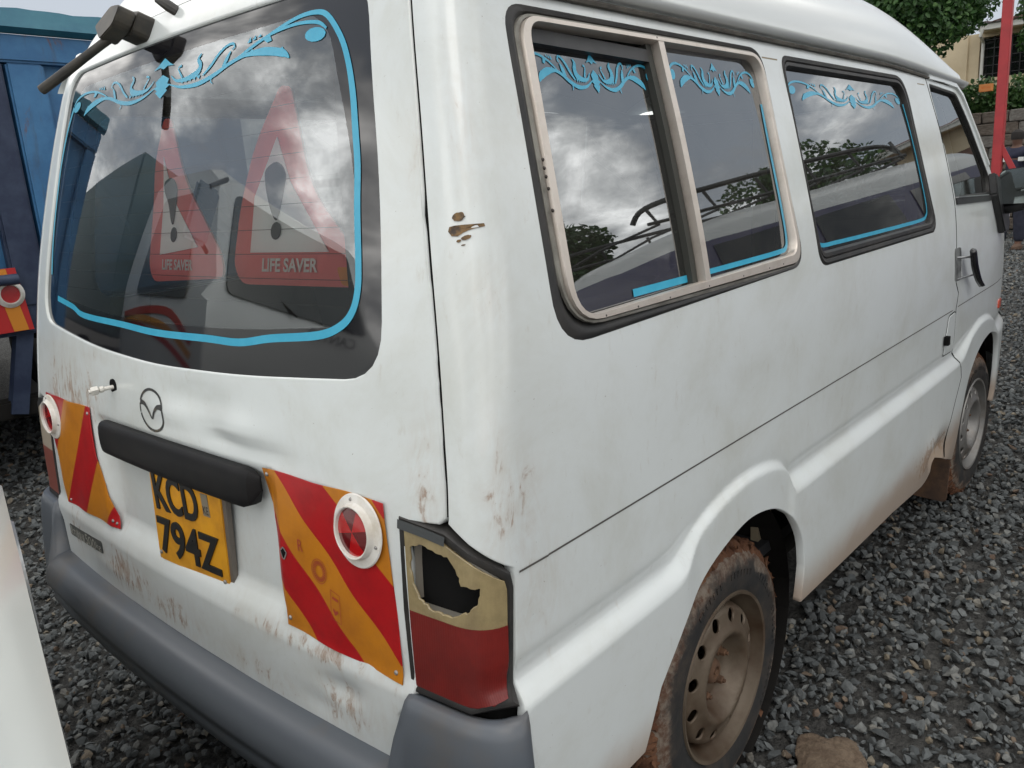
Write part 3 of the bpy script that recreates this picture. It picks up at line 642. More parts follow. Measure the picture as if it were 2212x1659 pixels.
for bo, sc in ((cR, ((-.374, .982), (-.408, .735), (-.665, .722))), (cL, ((.362, .985), (.587, .727), (.300, .742), (.286, .738)))):
    for p in sc:
        mb = MB(); mb.lathe([(0, .003), (.0022, .0028), (.004, .001), (.0042, 0)], np.array(brd(*p)), nrm(brd, *p, FR), 10); mb.build('rivet', m_rivet, bo, True)
# ---- rear bumper
PA = [(-.03, .566), (.012, .570), (.040, .567), (.062, .554), (.074, .532), (.078, .510), (.077, .496), (.066, .489), (.068, .470), (.068, .450), (.048, .430), (-.03, .42)]
PC = [(-.012, .690), (.006, .700), (.018, .694), (.026, .678), (.033, .640), (.039, .590), (.044, .540), (.047, .500), (.049, .470), (.045, .430), (.030, .40), (-.03, .395)]
def bpath(s):
    """s from -1 (right end) to 1 (left end) -> plan point, outward normal, |y|"""
    sg = -1 if s < 0 else 1; a = abs(s); u = -.845+a*.898
    f = lambda q: np.array(corner(q, .58)); p = f(u); t = f(u+.004)-f(u-.004); n = np.array((-t[1], t[0])) if False else np.array((t[1], -t[0])); n = n/np.linalg.norm(n)
    if n @ (p[:2]-np.array((1.5, 0))) < 0: n = -n
    return (p[0], p[1]*-1 if sg > 0 else p[1]), ((n[0], -n[1]) if sg > 0 else tuple(n)), u
rows = []; NS = 160
for i in range(NS+1):
    s = -1+2*i/NS; p, n, u = bpath(s); yy = .845+u if u < 0 else .86; c = sstep(.676, .690, yy) if u < -.02 else 1
    r = []
    for (a, za), (b, zb) in zip(PA, PC):
        d = a+(b-a)*c; zz = za+(zb-za)*c
        e = 1-sstep(.036, .053, u) if u > .034 else 1; d = d*(.25+.75*e) if u > .034 else d
        r.append((p[0]+n[0]*d, p[1]+n[1]*d, zz))
    rows.append(r)
bmp = loft('rear_bumper', rows, mat('grey_bumper_worn', (.092, .104, .120), .36, col2=(.12, .105, .09), nscale=5, noise=(.52, .8), bump=(160, .1, .0005)), van)
# ---- tail lights (right one broken)
tl = empty('tail_light'); tl.parent = van; tl['label'] = 'broken right rear lamp, its clear upper lens smashed open'
LO = [r2u(.694, .955), r2u(.765, .948), r2u(.805, .930), (.030, .897), (.034, .885), (.034, .742), (.028, .722), r2u(.80, .712), r2u(.702, .712), r2u(.698, .83)]
def clip_v(loop, v0, keep_low):
    o = []; n = len(loop)
    for i in range(n):
        a, b = loop[i], loop[(i+1) % n]; ia, ib = (a[1] <= v0) == keep_low, (b[1] <= v0) == keep_low
        if ia: o.append(a)
        if ia != ib: t = (v0-a[1])/(b[1]-a[1]); o.append((a[0]+(b[0]-a[0])*t, v0))
    return o
hole = [r2u(.722, .938), r2u(.775, .930), r2u(.790, .915), r2u(.797, .893), r2u(.812, .893), (-.012, .893), (-.018, .872), r2u(.812, .856), r2u(.795, .850), r2u(.780, .841), r2u(.742, .843), r2u(.718, .855), r2u(.705, .880), r2u(.702, .905), r2u(.703, .930)]
tlS = off(corner, .002)
m_clear = mat('yellowed_clear_lens', (.40, .315, .16), .25, spec=.6, coat=.4, col2=(.30, .23, .12), nscale=25); m_red = mat('weathered_red_lens', (.17, .012, .009), .4, coat=.15, col2=(.12, .010, .008), nscale=14)
m_clear.node_tree.nodes['Principled BSDF'].inputs['Transmission Weight'].default_value = .25
for m_ in (m_clear, m_red):      # moulded ribs in the lens
    g = G(m_); uv_ = g.n('ShaderNodeUVMap').outputs[0]; wv = g.n('ShaderNodeTexWave'); wv.inputs['Scale'].default_value = 70; wv.inputs['Distortion'].default_value = .0; g.l(uv_, wv.inputs['Vector']); wv.bands_direction = 'X'
    bb = g.n('ShaderNodeBump'); bb.inputs['Strength'].default_value = .10; bb.inputs['Distance'].default_value = .0015; g.l(wv.outputs[1], bb.inputs['Height']); g.l(bb.outputs[0], g.p.inputs['Normal'])
random.seed(5); hole = [(a+random.uniform(-.0016, .0016), b+random.uniform(-.0016, .0016)) for a, b in densify(hole, .006)]
panel('clear_lens', [clip_v(LO, .8325, False), hole], tlS, m_clear, tl, step=.012, depth=.004, edge=.0008, bstep=.008)
panel('red_lens', [clip_v(LO, .8320, True)], tlS, m_red, tl, step=.012, depth=.02, edge=.003, bstep=.008)
LG = [r2u(.682, .974), r2u(.770, .966), r2u(.812, .945), (.044, .906), (.050, .885), (.050, .735), (.042, .708), r2u(.80, .698), r2u(.690, .698), r2u(.684, .83)]
ring('gasket', LG, LO, off(corner, -.004), [(-.05, -.02), (.0, .002), (.2, .006), (.6, .006), (.95, .002), (1.0, -.012)], m_rubber, tl)
mb = MB(); mb.add(strip([r2u(.684, .962), r2u(.735, .958), r2u(.772, .953)], .014, corner, .005)); mb.build('lifted_gasket_flap', mat('grey_rubber', (.055, .06, .062), .5), tl)
# dark lamp bowl with a divider and reflector wall
def bowl(u, v): p = np.array(corner(u, v)); return tuple(p+np.array((.062, .045, 0)))
rows = [[tuple(np.array(corner(u, v))*(1-t)+np.array(bowl(u, v))*t) for t in (0.02, .5, 1)] for u, v in densify([r2u(.70, .945), r2u(.79, .94), (.02, .90), (.02, .838), r2u(.70, .838)], .012)]
loft('lamp_bowl', rows, mat('bowl_grey', (.30, .28, .24), .35, metal=.3), tl, closed_u=True, smooth=False); panel('bowl_back', [[r2u(.70, .945), r2u(.79, .94), (.02, .90), (.02, .838), r2u(.70, .838)]], bowl, mat('bowl_dark', (.06, .055, .05), .4, metal=.4), tl, step=.03, depth=0)
mb = MB()
for dz in (0, .014):
    A, B = np.array(corner(*r2u(.72, .917-dz)))+np.array((.03, .01, 0)), np.array(corner(*r2u(.80, .908-dz*1.6)))+np.array((.04, .03, 0)); mb.tube([A, B], .0025, 6)
mb.build('bulb_carrier', mat('grey_metal', (.25, .24, .23), .35, metal=.8), tl, True)
mb = MB(); A = np.array(corner(*r2u(.706, .94))); B = np.array(corner(*r2u(.706, .845))); mb.add(([tuple(A+np.array((.01, .005, 0))), tuple(B+np.array((.01, .005, 0))), tuple(B+np.array((.045, -.012, 0))), tuple(A+np.array((.045, -.012, 0)))], [(0, 1, 2, 3)])); mb.build('reflector_wall', mat('dull_reflector', (.22, .20, .17), .4, metal=.3), tl)
tl2 = empty('tail_light'); tl2.parent = van; mS = mirror_y(tlS)
panel('clear_lens', [clip_v(LO, .8325, False)], mS, mat('pale_lens', (.42, .36, .28), .3, coat=.3), tl2, step=.02, depth=.01, flip=-1); panel('red_lens', [clip_v(LO, .8320, True)], mS, mat('brown_red_lens', (.20, .06, .045), .4), tl2, step=.02, depth=.01, flip=-1)
ring('gasket', LG, LO, mirror_y(corner), [(0, -.01), (.1, .004), (.95, .003), (1.0, -.01)], m_rubber, tl2, -1)
mb = MB(); bo_ = np.array(corner(*r2u(.765, .868)))+np.array((.05, .03, 0)); mb.lathe([(0, .034), (.006, .033), (.010, .026), (.011, .018), (.007, .008), (.007, 0)], bo_, (-.8, -.5, .1), 14); mb.build('bulb', mat('dusty_bulb', (.45, .40, .30), .15, coat=.8), tl, True)
# ---- scars on the corner
m_scar = mat('bare_filler', (.22, .13, .05), .8, col2=(.06, .045, .035), nscale=70, noise=(.4, .6))
def blob(c, a, b, rot, n=18, rough=.25):
    o = []
    for k in range(n):
        t = 2*math.pi*k/n; q = 1+rough*(random.random()-.5); x, y = a*math.cos(t)*q, b*math.sin(t)*q; o.append((c[0]+x*math.cos(rot)-y*math.sin(rot), c[1]+x*math.sin(rot)+y*math.cos(rot)))
    return o
def sx(x, z): return s2u(x, z)
mb = MB(); mb.add(fan(blob(sx(.072, 1.384), .011, .0055, .15), corner, .0012))
scar = [(.048, 1.3655), (.052, 1.3715), (.062, 1.373), (.080, 1.3735), (.095, 1.3735), (.113, 1.3735), (.1135, 1.3695), (.100, 1.3685), (.085, 1.3665), (.072, 1.363), (.062, 1.359), (.052, 1.3595)]
mb.add(fan([sx(*p) for p in scar], corner, .0012)); mb.add(fan(blob(sx(.076, 1.357), .009, .0028, .2), corner, .0012)); mb.add(fan(blob(sx(.062, 1.353), .004, .0018, .2), corner, .0012)); mb.add(fan(blob(sx(.068, 1.3475), .004, .001, .1), corner, .0012))
mb.build('paint_scar', m_scar, van)
# ---- rear sliding side window: rubber, aluminium frame, two panes
sw = empty('sliding_window'); sw.parent = van
W1F = rounded([(.288, 1.6605), (1.102, 1.663), (1.094, 1.214), (.242, 1.213)], [.045, .05, .05, .085], 7)
W1G = rounded([(.310, 1.652), (1.088, 1.654), (1.076, 1.236), (.262, 1.222)], [.030, .04, .035, .06], 7)
base = off(side, -.004)
ring('rubber_seal', W1O, W1F, base, [(-.12, -.012), (.0, .004), (.25, .007), (.55, .005), (.75, -.002), (1.0, -.004)], m_rubber, sw)
ring('aluminium_frame', W1F, W1G, base, [(-.02, -.006), (.0, .006), (.08, .010), (.85, .010), (.97, .007), (1.0, -.012)], m_alu, sw)
ring('frame_channel', W1F, W1G, base, [(-.62, .001), (-.5, .005), (-.1, .005), (-.05, -.002)], m_dalu, sw)
pane_a = off(side, -.022); pane_b = off(side, -.012)
panel('pane', [rounded([(.300, 1.655), (.70, 1.655), (.685, 1.218), (.255, 1.218)], .03, 4)], pane_a, m_glass_s, sw, step=.06, depth=.004, edge=.0005)
panel('pane', [rounded([(.672, 1.658), (1.09, 1.658), (1.08, 1.232), (.655, 1.225)], .03, 4)], pane_b, m_glass_s, sw, step=.06, depth=.004, edge=.0005)
def bar(pts, w, h0, h1, S):
    Lf, Rt = strokepoly(pts, w); A, B = off(S, h0), off(S, h1); mb = MB(); n = len(Lf); v = [A(*p) for p in Lf]+[B(*p) for p in Lf]+[B(*p) for p in Rt]+[A(*p) for p in Rt]
    f = []
    for k in range(3):
        f += [(k*n+i, k*n+i+1, (k+1)*n+i+1, (k+1)*n+i) for i in range(n-1)]
    f += [(0, n, 2*n, 3*n), (n-1, 2*n-1, 3*n-1, 4*n-1)]; mb.add((v, f)); return mb
mul = [(.681-.019*t/10, 1.655-.431*t/10) for t in range(11)]
bar(mul, .019, -.015, .009, base).build('mullion', m_alu, sw, True, 30)
bar([(p[0]-.022, p[1]) for p in mul], .018, -.022, -.006, base).build('mullion_side_channel', mat('dark_olive_channel', (.035, .036, .03), .6), sw, True, 30)  # dark olive channel along the rear edge of the mullion
bar([(.29+.37*t/8, 1.640-.001*t) for t in range(9)], .022, -.02, -.006, base).build('top_channel', m_black, sw)
for p in ((.260, 1.452), (.2585, 1.44), (.258, 1.428), (.257, 1.411), (.255, 1.38), (.33, 1.2165), (.42, 1.2165), (.52, 1.2165), (.66, 1.2175), (.80, 1.2185), (.92, 1.2195), (.668, 1.659), (.99, 1.220)):
    mb = MB(); mb.lathe([(0, .0025), (.0018, .0022), (.003, .0005), (.003, 0)], off(base, .008)(*p), nrm(side, *p), 8); mb.build('screw', mat('dark_screw', (.06, .05, .045), .5, metal=.6), sw, True)
scroll((.300, .665, 1.566, 1.630), off(pane_a, .0), 1).build('scroll_sticker', m_blue, sw)
scroll((.712, 1.070, 1.572, 1.638), off(pane_b, .0), 1).build('scroll_sticker', m_blue, sw)
mb = MB(); mb.add(strip(densify([(.452, 1.2370), (.665, 1.2385)], .03, False), .013, pane_a, .0014)); mb.build('blue_line', m_blue, sw)
mb = MB(); mb.add(strip(spline([(.685, 1.2415), (.80, 1.2425), (.93, 1.244), (1.02, 1.246), (1.050, 1.25), (1.063, 1.272), (1.066, 1.34), (1.067, 1.42), (1.071, 1.50), (1.078, 1.56)], 5), .010, pane_b, .0014)); mb.build('blue_line', m_blue, sw)
# ---- middle side window
fwn = empty('fixed_window'); fwn.parent = van
W2I = rounded([(1.224, 1.645), (2.118, 1.646), (2.160, 1.222), (1.214, 1.222)], [.03, .06, .035, .04], 7)
ring('rubber_seal', W2O, W2I, base, [(-.12, -.012), (.0, .003), (.2, .0075), (.42, .006), (.5, .002), (.58, .006), (.85, .006), (.98, .001), (1.0, -.010)], m_rubber, fwn)
panel('pane', [W2I], off(side, -.010), m_glass_s, fwn, step=.06, depth=.004, edge=.0005)
scroll((1.235, 2.095, 1.566, 1.632), off(side, -.010), 1).build('scroll_sticker', m_blue, fwn)
mb = MB(); mb.add(strip(spline([(1.222, 1.60), (1.219, 1.5), (1.220, 1.40), (1.221, 1.30), (1.222, 1.262), (1.245, 1.238), (1.35, 1.235), (1.6, 1.234), (1.9, 1.234), (2.08, 1.236), (2.128, 1.245), (2.147, 1.27), (2.140, 1.36), (2.128, 1.48), (2.112, 1.59)], 5), .010, off(side, -.010), .0014)); mb.build('blue_line', m_blue, fwn)
# ---- door glass with its trims
dg = empty('door_window'); dg.parent = van
DI = [((x-2.7)*.965+2.695, (z-1.46)*.93+1.462) for x, z in DW]
ring('rubber_seal', DW, DI, base, [(-.1, -.012), (.0, .002), (.4, .005), (.9, .003), (1.0, -.010)], m_rubber, dg)
panel('pane', [DI], off(side, -.012), m_glass_s, dg, step=.06, depth=.004)
bar([(2.472+.052*t, 1.268-.0015*t) for t in range(11)], .022, -.004, .006, side).build('waist_strip', m_black, dg, True); bar([(2.480+.046*t, 1.281-.0015*t) for t in range(11)], .004, -.002, .009, side).build('chrome_strip', m_steel, dg)
bar([(2.428, 1.685), (2.60, 1.682), (2.78, 1.672), (2.845, 1.640), (2.895, 1.575), (2.96, 1.485), (3.04, 1.38)], .014, 0, .008, side).build('drip_rail', m_roof, dg, True)
for S_, hs in ((mirror_y(side), (W1O, W2O, DW)),):
    for h in hs: panel('left_pane', [h], S_, m_glass_d, van, step=.1, depth=0, flip=-1, bstep=.05)
# ---- door mirror
mr = empty('door_mirror'); mr.parent = van
mb = MB(); arm = [(3.02, 1.345), (3.10, 1.32), (3.20, 1.23), (3.245, 1.135), (3.20, 1.105), (3.10, 1.105), (3.035, 1.19), (3.0, 1.262)]
A, B = off(side, -.004), off(side, .028); mb.prism(arm, lambda u, v, d: A(u, v) if d == 0 else B(u, v), 0, 1); mb.build('mirror_base', m_black, mr, bevel=.006)
mb = MB(); mb.tube([(3.14, -.82, 1.20), (3.14, -.86, 1.205), (3.135, -.90, 1.215), (3.13, -.94, 1.24)], [.022, .024, .024, .02], 12); mb.build('mirror_arm', m_black, mr, True)
MG = rounded([(-.826, 1.352), (-.975, 1.368), (-.985, 1.225), (-.822, 1.222)], .025, 5); mhS = lambda y, z: (3.085+(y+.9)*.18, y, z)
mb = MB(); mb.prism(MG, lambda u, v, d: (mhS(u, v)[0]+d, -.903+(u+.903)*(1.05 if d < .02 else .8), 1.292+(v-1.292)*(1.06 if d < .02 else .8)), .002, .05); mb.build('mirror_housing', m_black, mr, bevel=.006)
mb = MB(); mb.prism(MG, lambda u, v, d: (mhS(u, v)[0]+d, u, v), -.002, .004); mb.build('mirror_glass', mat('mirror_silver', (.42, .47, .47), .06, metal=1, col2=(.30, .33, .31), nscale=9), mr)
# ---- broken door handle hanging out of its recess
dh = empty('door_handle'); dh.parent = van
panel('recess', [rounded([(2.408, 1.112), (2.492, 1.108), (2.492, .995), (2.408, 1.0)], .012, 3)], off(side, .0015), mat('recess_grey', (.25, .26, .25), .45, metal=.4, col2=(.03, .03, .03), nscale=20), dh, step=.02, depth=.002)
hp = spline([(2.50, 1.098), (2.515, 1.07), (2.53, 1.045), (2.56, 1.015), (2.60, .98), (2.645, .955)], 4); rows = []
for i, (x, z) in enumerate(hp):
    t = i/(len(hp)-1); w = .013+.010*math.sin(math.pi*min(1, t*1.1+.05)); c = np.array(side(x, z))+np.array((0, -.035, 0))
    rows.append([tuple(c+np.array((w*a, b, w*a*.4))) for a, b in ((-1, .004), (-.6, -.008), (0, -.013), (.6, -.008), (1, .004), (.5, .008), (-.5, .008))])
loft('lever', rows, mat('gloss_black', (.01, .01, .011), .25, coat=.4), dh, closed_v=True, caps=True)
mb = MB(); mb.tube([side(2.43, 1.078), tuple(np.array(side(2.512, 1.074))+np.array((0, -.03, 0)))], .004, 8); mb.tube([side(2.44, 1.002), tuple(np.array(side(2.57, 1.005))+np.array((0, -.03, 0)))], .003, 8); mb.build('link_rod', m_steel, dh, True)
# ---- fuel flap, marker lamp, headlamp, mud flaps
ff = rounded([(2.428, .888), (2.345, .884), (2.302, .758), (2.426, .752)], .012, 3)
fl_ = panel('fuel_flap', [ff], off(side, .0035), m_side, van, step=.02, depth=.008, edge=.002); mb = MB(); mb.add(strip(ff+[ff[0]], .013, side, .0015)); mb.build('flap_gap', m_gap, fl_)
mb = MB(); mb.box((2.29, -.862, .795), (2.315, -.848, .825)); mb.build('flap_latch', m_gap, fl_)
panel('side_marker_lamp', [rounded([(3.20, .815), (3.285, .812), (3.29, .780), (3.20, .782)], .008, 3)], off(side, .006), mat('orange_red_lens', (.55, .09, .05), .3, coat=.3), van, step=.03, depth=.01)
mb = MB(); mb.lathe([(0, .055), (.04, .05), (.07, .03), (.085, 0), (.085, -.04)], (3.70, -.66, .86), (.55, -.8, .05), 20); hd = mb.build('headlamp', m_amber, van, True)
for xx, yy in ((2.70, -.73), (1.22, -9)):
    if yy > -5:
        mb = MB(); mb.prism(rounded([(-.085, .36), (.085, .36), (.085, .10), (-.085, .09)], .02, 3), lambda u, v, d: (xx-.045+d+(v-.3)*.1, yy+u, v), -.004, .004); mb.build('mud_flap', mat('muddy_rubber', (.05, .03, .02), .85, col2=(.14, .075, .04), nscale=9), van)
# ---- underbody, wheel housings
mb = MB(); mb.box((.06, -.68, .34), (3.5, .68, .46)); mb.box((.3, -.45, .24), (3.2, -.3, .34)); mb.box((.3, .3, .24), (3.2, .45, .34)); mb.build('underbody', m_dark, van)
for xc in (.80, 3.03):
    for sg in (-1, 1):
        mb = MB(); mb.lathe([(.375, .02), (.36, .22), (.30, .25), (.02, .25)], (xc, sg*.80, .345), (0, -sg, 0), 28); mb.build('wheel_housing', m_dark, van)
mb = MB(); mb.box((.80, -.7, .25), (.86, .7, .31)); mb.build('rear_axle', m_dark, van)
# ---- wheels: tyre, steel rim with vent holes, hub, nuts, mud
m_tyre = mat('muddy_tyre', (.02, .019, .018), .8, col2=(.085, .052, .032), nscale=7, noise=(.42, .8), bump=(60, .5, .002))
g = G(m_tyre); tco = g.n('ShaderNodeTexCoord').outputs['Object']; sx3 = g.n('ShaderNodeSeparateXYZ'); g.l(tco, sx3.inputs[0])
rad_ = g.math('SQRT', g.math('ADD', g.math('POWER', g.math('ABSOLUTE', sx3.outputs[0]), 2), g.math('POWER', g.math('ABSOLUTE', sx3.outputs[2]), 2)))
nn_ = g.noise(tco, 14, 7, .7, .4); k_ = g.map(g.math('ADD', rad_, g.math('MULTIPLY', g.math('SUBTRACT', nn_, .5), .12)), .248, .280)
c_ = g.mix(g.math('MULTIPLY', g.map(g.noise(tco, 9, 8, .7), .42, .75), .7), (.016, .016, .016), (.075, .055, .040)); c_ = g.mix(k_, c_, g.mix(g.map(g.noise(tco, 40, 5, .7), .35, .65), (.085, .038, .020), (.20, .165, .13))); g.l(c_, g.p.inputs['Base Color'])
m_mud = mat('red_mud', (.085, .034, .016), .95, col2=(.16, .075, .038), nscale=16, bump=(80, .8, .004))
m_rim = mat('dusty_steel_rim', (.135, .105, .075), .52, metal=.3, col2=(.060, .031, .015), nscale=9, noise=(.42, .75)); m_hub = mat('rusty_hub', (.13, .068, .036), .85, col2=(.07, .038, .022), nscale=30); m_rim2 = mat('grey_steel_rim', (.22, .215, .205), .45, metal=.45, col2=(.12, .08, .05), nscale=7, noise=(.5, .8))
def wheel(c, sg, rim_mat, name='wheel', rz=0):
    w = empty(name); w.parent = van; w.location = c; w.rotation_euler = (0, 0, (0 if sg < 0 else math.pi)+rz)
    prof = [(a if a < .2 else .192+(a-.192)*1.11, b) for a, b in [(.192, .0), (.198, -.006), (.215, -.010), (.235, -.012), (.255, -.009), (.272, -.002), (.283, .010), (.291, .018), (.294, .04), (.2955, .075), (.294, .11), (.289, .135), (.27, .152), (.23, .160), (.19, .155)]]
    seg = 120; v = []; f = []; m = len(prof)
    for i in range(seg):
        t = 2*math.pi*i/seg
        for j, (r, y) in enumerate(prof):
            rr = r-(.008 if (i % 4 in (0,) and 6 <= j <= 11) else 0)-(.006 if j in (9,) and i % 2 else 0)+.0012*math.sin(7*t+j)*(j < 6)
            v.append((rr*math.cos(t), y, rr*math.sin(t)))
    f = [(i*m+j, ((i+1) % seg)*m+j, ((i+1) % seg)*m+j+1, i*m+j+1) for i in range(seg) for j in range(m-1)]
    ty = mk('tyre', v, f, m_tyre, w, True, angle=32)
    # raised lettering band on the sidewall
    mb = MB()
    for k in range(46):
        t = k/46*2*math.pi*.5-.9
        if k % 9 in (0, 1): continue
        mb.prism([(t, .236), (t+.028, .236), (t+.028, .249), (t, .249)], lambda a, r, d: (r*math.cos(a), -.0135+d, r*math.sin(a)), 0, .004)
    tag(mb.build('sidewall_marks', m_tyre, ty), kind='stuff')
    # mud caked on the tread
    mb = MB()
    for k in range(420):
        t = random.random()*2*math.pi; y = .005+.14*random.random()**1.2; r = (.291 if y < .02 else .305)+random.random()*.004; s = .003+.008*random.random()**2; o = Vector((r*math.cos(t), y, r*math.sin(t)))
        q = [o+Vector((random.gauss(0, s), random.gauss(0, s), random.gauss(0, s))) for _ in range(5)]+[o*1.0+Vector((math.cos(t), 0, math.sin(t)))*s*1.2]
        mb.add(([tuple(p) for p in q], [(0, 1, 5), (1, 2, 5), (2, 3, 5), (3, 4, 5), (4, 0, 5), (0, 2, 1), (0, 3, 2), (0, 4, 3)]))
    sh = [(.272, .001), (.283, .004), (.292, .010), (.302, .020), (.3065, .036), (.308, .06), (.3085, .08), (.308, .10), (.306, .125), (.298, .14)]; sg_ = 260; v = []; k0 = [random.random()*6.28 for _ in range(6)]
    for i in range(sg_):
        t = 2*math.pi*i/sg_
        for j, (r, y) in enumerate(sh):
            lump = .5+.5*math.sin(9*t+k0[0]+j)*math.sin(23*t+k0[1]+.7*j); h = (-.006 if j == 0 else .0075*random.random()+.006*lump-(.010 if random.random() < .16 else .001)); v.append(((r+h)*math.cos(t), y-.003*random.random(), (r+h)*math.sin(t)))
    m_ = len(sh); mb.add((v, [(i*m_+j, ((i+1) % sg_)*m_+j, ((i+1) % sg_)*m_+j+1, i*m_+j+1) for i in range(sg_) for j in range(m_-1)]))
    md = mb.build('caked_mud', m_mud, ty); tag(md, kind='stuff')
    v = []; f = []
    # rim barrel (lathe) and pierced disc
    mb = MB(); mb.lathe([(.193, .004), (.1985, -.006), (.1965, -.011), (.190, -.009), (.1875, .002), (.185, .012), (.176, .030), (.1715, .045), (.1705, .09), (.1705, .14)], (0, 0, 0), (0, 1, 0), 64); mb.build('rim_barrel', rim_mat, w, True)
    dep = interp([(0, .040), (.045, .040), (.066, .038), (.076, .030), (.086, .010), (.094, -.004), (.102, -.010), (.110, -.009), (.122, -.002), (.138, .003), (.152, .006), (.160, .014), (.166, .034), (.172, .06)])
    dS = lambda a, b: (a, dep(math.hypot(a, b)), b)
    circ = lambda cx_, cy_, r, n: [(cx_+r*math.cos(2*math.pi*i/n), cy_+r*math.sin(2*math.pi*i/n)) for i in range(n)]
    hs = [circ(.140*math.cos(t), .140*math.sin(t), 0.0165, 16) for t in [2*math.pi*k/12+.2 for k in range(12)]]
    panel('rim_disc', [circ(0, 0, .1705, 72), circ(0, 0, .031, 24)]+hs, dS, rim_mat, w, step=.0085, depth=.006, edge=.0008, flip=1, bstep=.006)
    mb = MB(); mb.lathe([(0, .018), (.006, .018), (.0065, .024), (.012, .0235), (.014, .018), (.022, .019), (.028, .024), (.031, .034), (.034, .045)], (0, 0, 0), (0, 1, 0), 24); mb.build('hub_cap', m_hub, w, True)
    for k in range(5):
        t = 2*math.pi*k/5+.4; mb = MB(); mb.lathe([(0, .014), (.005, .015), (.005, .020), (.009, .022), (.0098, .034), (.013, .036), (.013, .045)], (.057*math.cos(t), 0, .057*math.sin(t)), (0, 1, 0), 6); mb.build('wheel_nut', m_hub, w)
    return w
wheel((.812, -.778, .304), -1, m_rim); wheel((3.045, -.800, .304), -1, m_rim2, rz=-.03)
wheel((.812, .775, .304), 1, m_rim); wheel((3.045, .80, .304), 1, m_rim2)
# ---- rear wiper and washer jet
wp = empty('rear_wiper'); wp.parent = van
m_wip = mat('wiper_black', (.020, .018, .015), .5, col2=(.06, .05, .035), nscale=14)
def rp(y, z, h): p = np.array(rear(y, z)); return tuple(p+np.array((-h*.94, 0, h*.33)))
mb = MB(); mb.prism(rounded([(.205, 1.806), (.120, 1.792), (.124, 1.748), (.195, 1.750)], .012, 3), lambda u, v, d: rp(u, v, d), -.012, .034); mb.build('pivot_base', m_wip, wp, bevel=.004)
mb = MB(); mb.prism(rounded([(.232, 1.766), (.172, 1.796), (.122, 1.788), (.128, 1.752), (.186, 1.732)], .012, 3), lambda u, v, d: rp(u, v, d), .036, .070); mb.build('arm_head', m_wip, wp, bevel=.007)
AP = [(.112, .178, 1.768), (.085, .192, 1.748), (.055, .212, 1.724), (.025, .248, 1.698), (-.006, .294, 1.671)]
mb = MB(); mb.tube(AP, [.0090, .0088, .0088, .0100, .0100], 12); mb.build('arm', m_wip, wp, True)
mb = MB(); e_ = Vector(AP[-1]); t_ = (e_-Vector(AP[-2])).normalized(); mb.tube([e_, e_+t_*.0015], .0072, 12); mb.build('arm_end', m_gap, wp, True)
mb = MB(); mb.tube([rp(.03, 1.788, -.005), rp(.045, 1.796, .012), rp(.075, 1.808, .024)], [.010, .011, .007], 10); mb.build('washer_jet', m_wip, van, True)
# ---- cabin: floor, headlining, seats, steering wheel
mb = MB(); mb.box((.14, -.74, .47), (3.4, .74, .50)); mb.build('cabin_floor', m_seat, van)
rows = [[(x, y, z-.03) for x, y, z in (roof(.32+i*.24, .69*math.sin((-1+2*j/12)*math.pi/2)) for j in range(13))] for i in range(11)]
loft('headlining', rows, mat('grey_headlining', (.16, .16, .15), .9), van)
def seat(x, y0, y1, hb, m1):
    s = empty('seat'); s.parent = van; mb = MB(); mb.box((x, y0, .72), (x+.46, y1, .86)); mb.build('cushion', m1, s, bevel=.03)
    mb = MB(); mb.box((x-.10, y0, .84), (x+.02, y1, hb), Matrix.Rotation(R(-10), 3, 'Y'), (x-.02, 0, .85)); mb.build('backrest', m1, s, bevel=.035)
    mb = MB(); mb.box((x+.05, y0+.05, .48), (x+.40, y1-.05, .72)); mb.build('seat_base', m_dark, s)
seat(.95, -.66, .66, 1.26, m_seat); seat(1.75, -.66, .45, 1.30, m_seat); seat(2.55, -.70, -.18, 1.28, m_seat); seat(2.55, .18, .70, 1.28, m_seat)
mb = MB(); mb.lathe([(.175, -.012), (.187, 0), (.175, .012), (.163, 0), (.175, -.012)], (3.12, -.40, 1.13), (-.75, 0, .66), 28); mb.build('steering_wheel', m_black, van, True)
for x in (1.155, 2.33):
    for sg in (1, -1): mb = MB(); mb.box((x-.04, sg*.70-.02 if sg < 0 else .72, .5), (x+.04, sg*.72+.02, 1.66), None); mb.build('pillar_trim', m_beige, van)
# ---- the two warning triangles standing inside the rear window
m_tr = mat('faded_red_board', (.86, .20, .18), .55, col2=(.80, .17, .15), nscale=12); m_tw = mat('pale_green_white', (.93, .95, .92), .6); m_tx = mat('pale_print', (.75, .75, .70), .6)
triS = lambda y, z: (XR(y, z)+.022, y, z)
def triangle(label, out_, inn, mark, dot, box):
    t = empty('warning_triangle', label=label, cat='warning triangle', group='warning triangles in the rear window')
    slab('red_board', out_, triS, -.004, 0, m_tr, t, FR); w = slab('white_panel', inn, triS, .0004, .0012, m_tw, t, FR)
    slab('exclamation_stroke', mark, triS, .0016, .0022, m_print, t, FR); slab('exclamation_dot', dot, triS, .0016, .0022, m_print, t, FR)
    text_on('lettering', 'LIFE SAVER', box, triS, m_tx, t, .0012, FR, weight=.03); return t
el = lambda c, a, b, n=16: [(c[0]+a*math.cos(2*math.pi*k/n), c[1]+b*math.sin(2*math.pi*k/n)) for k in range(n)]
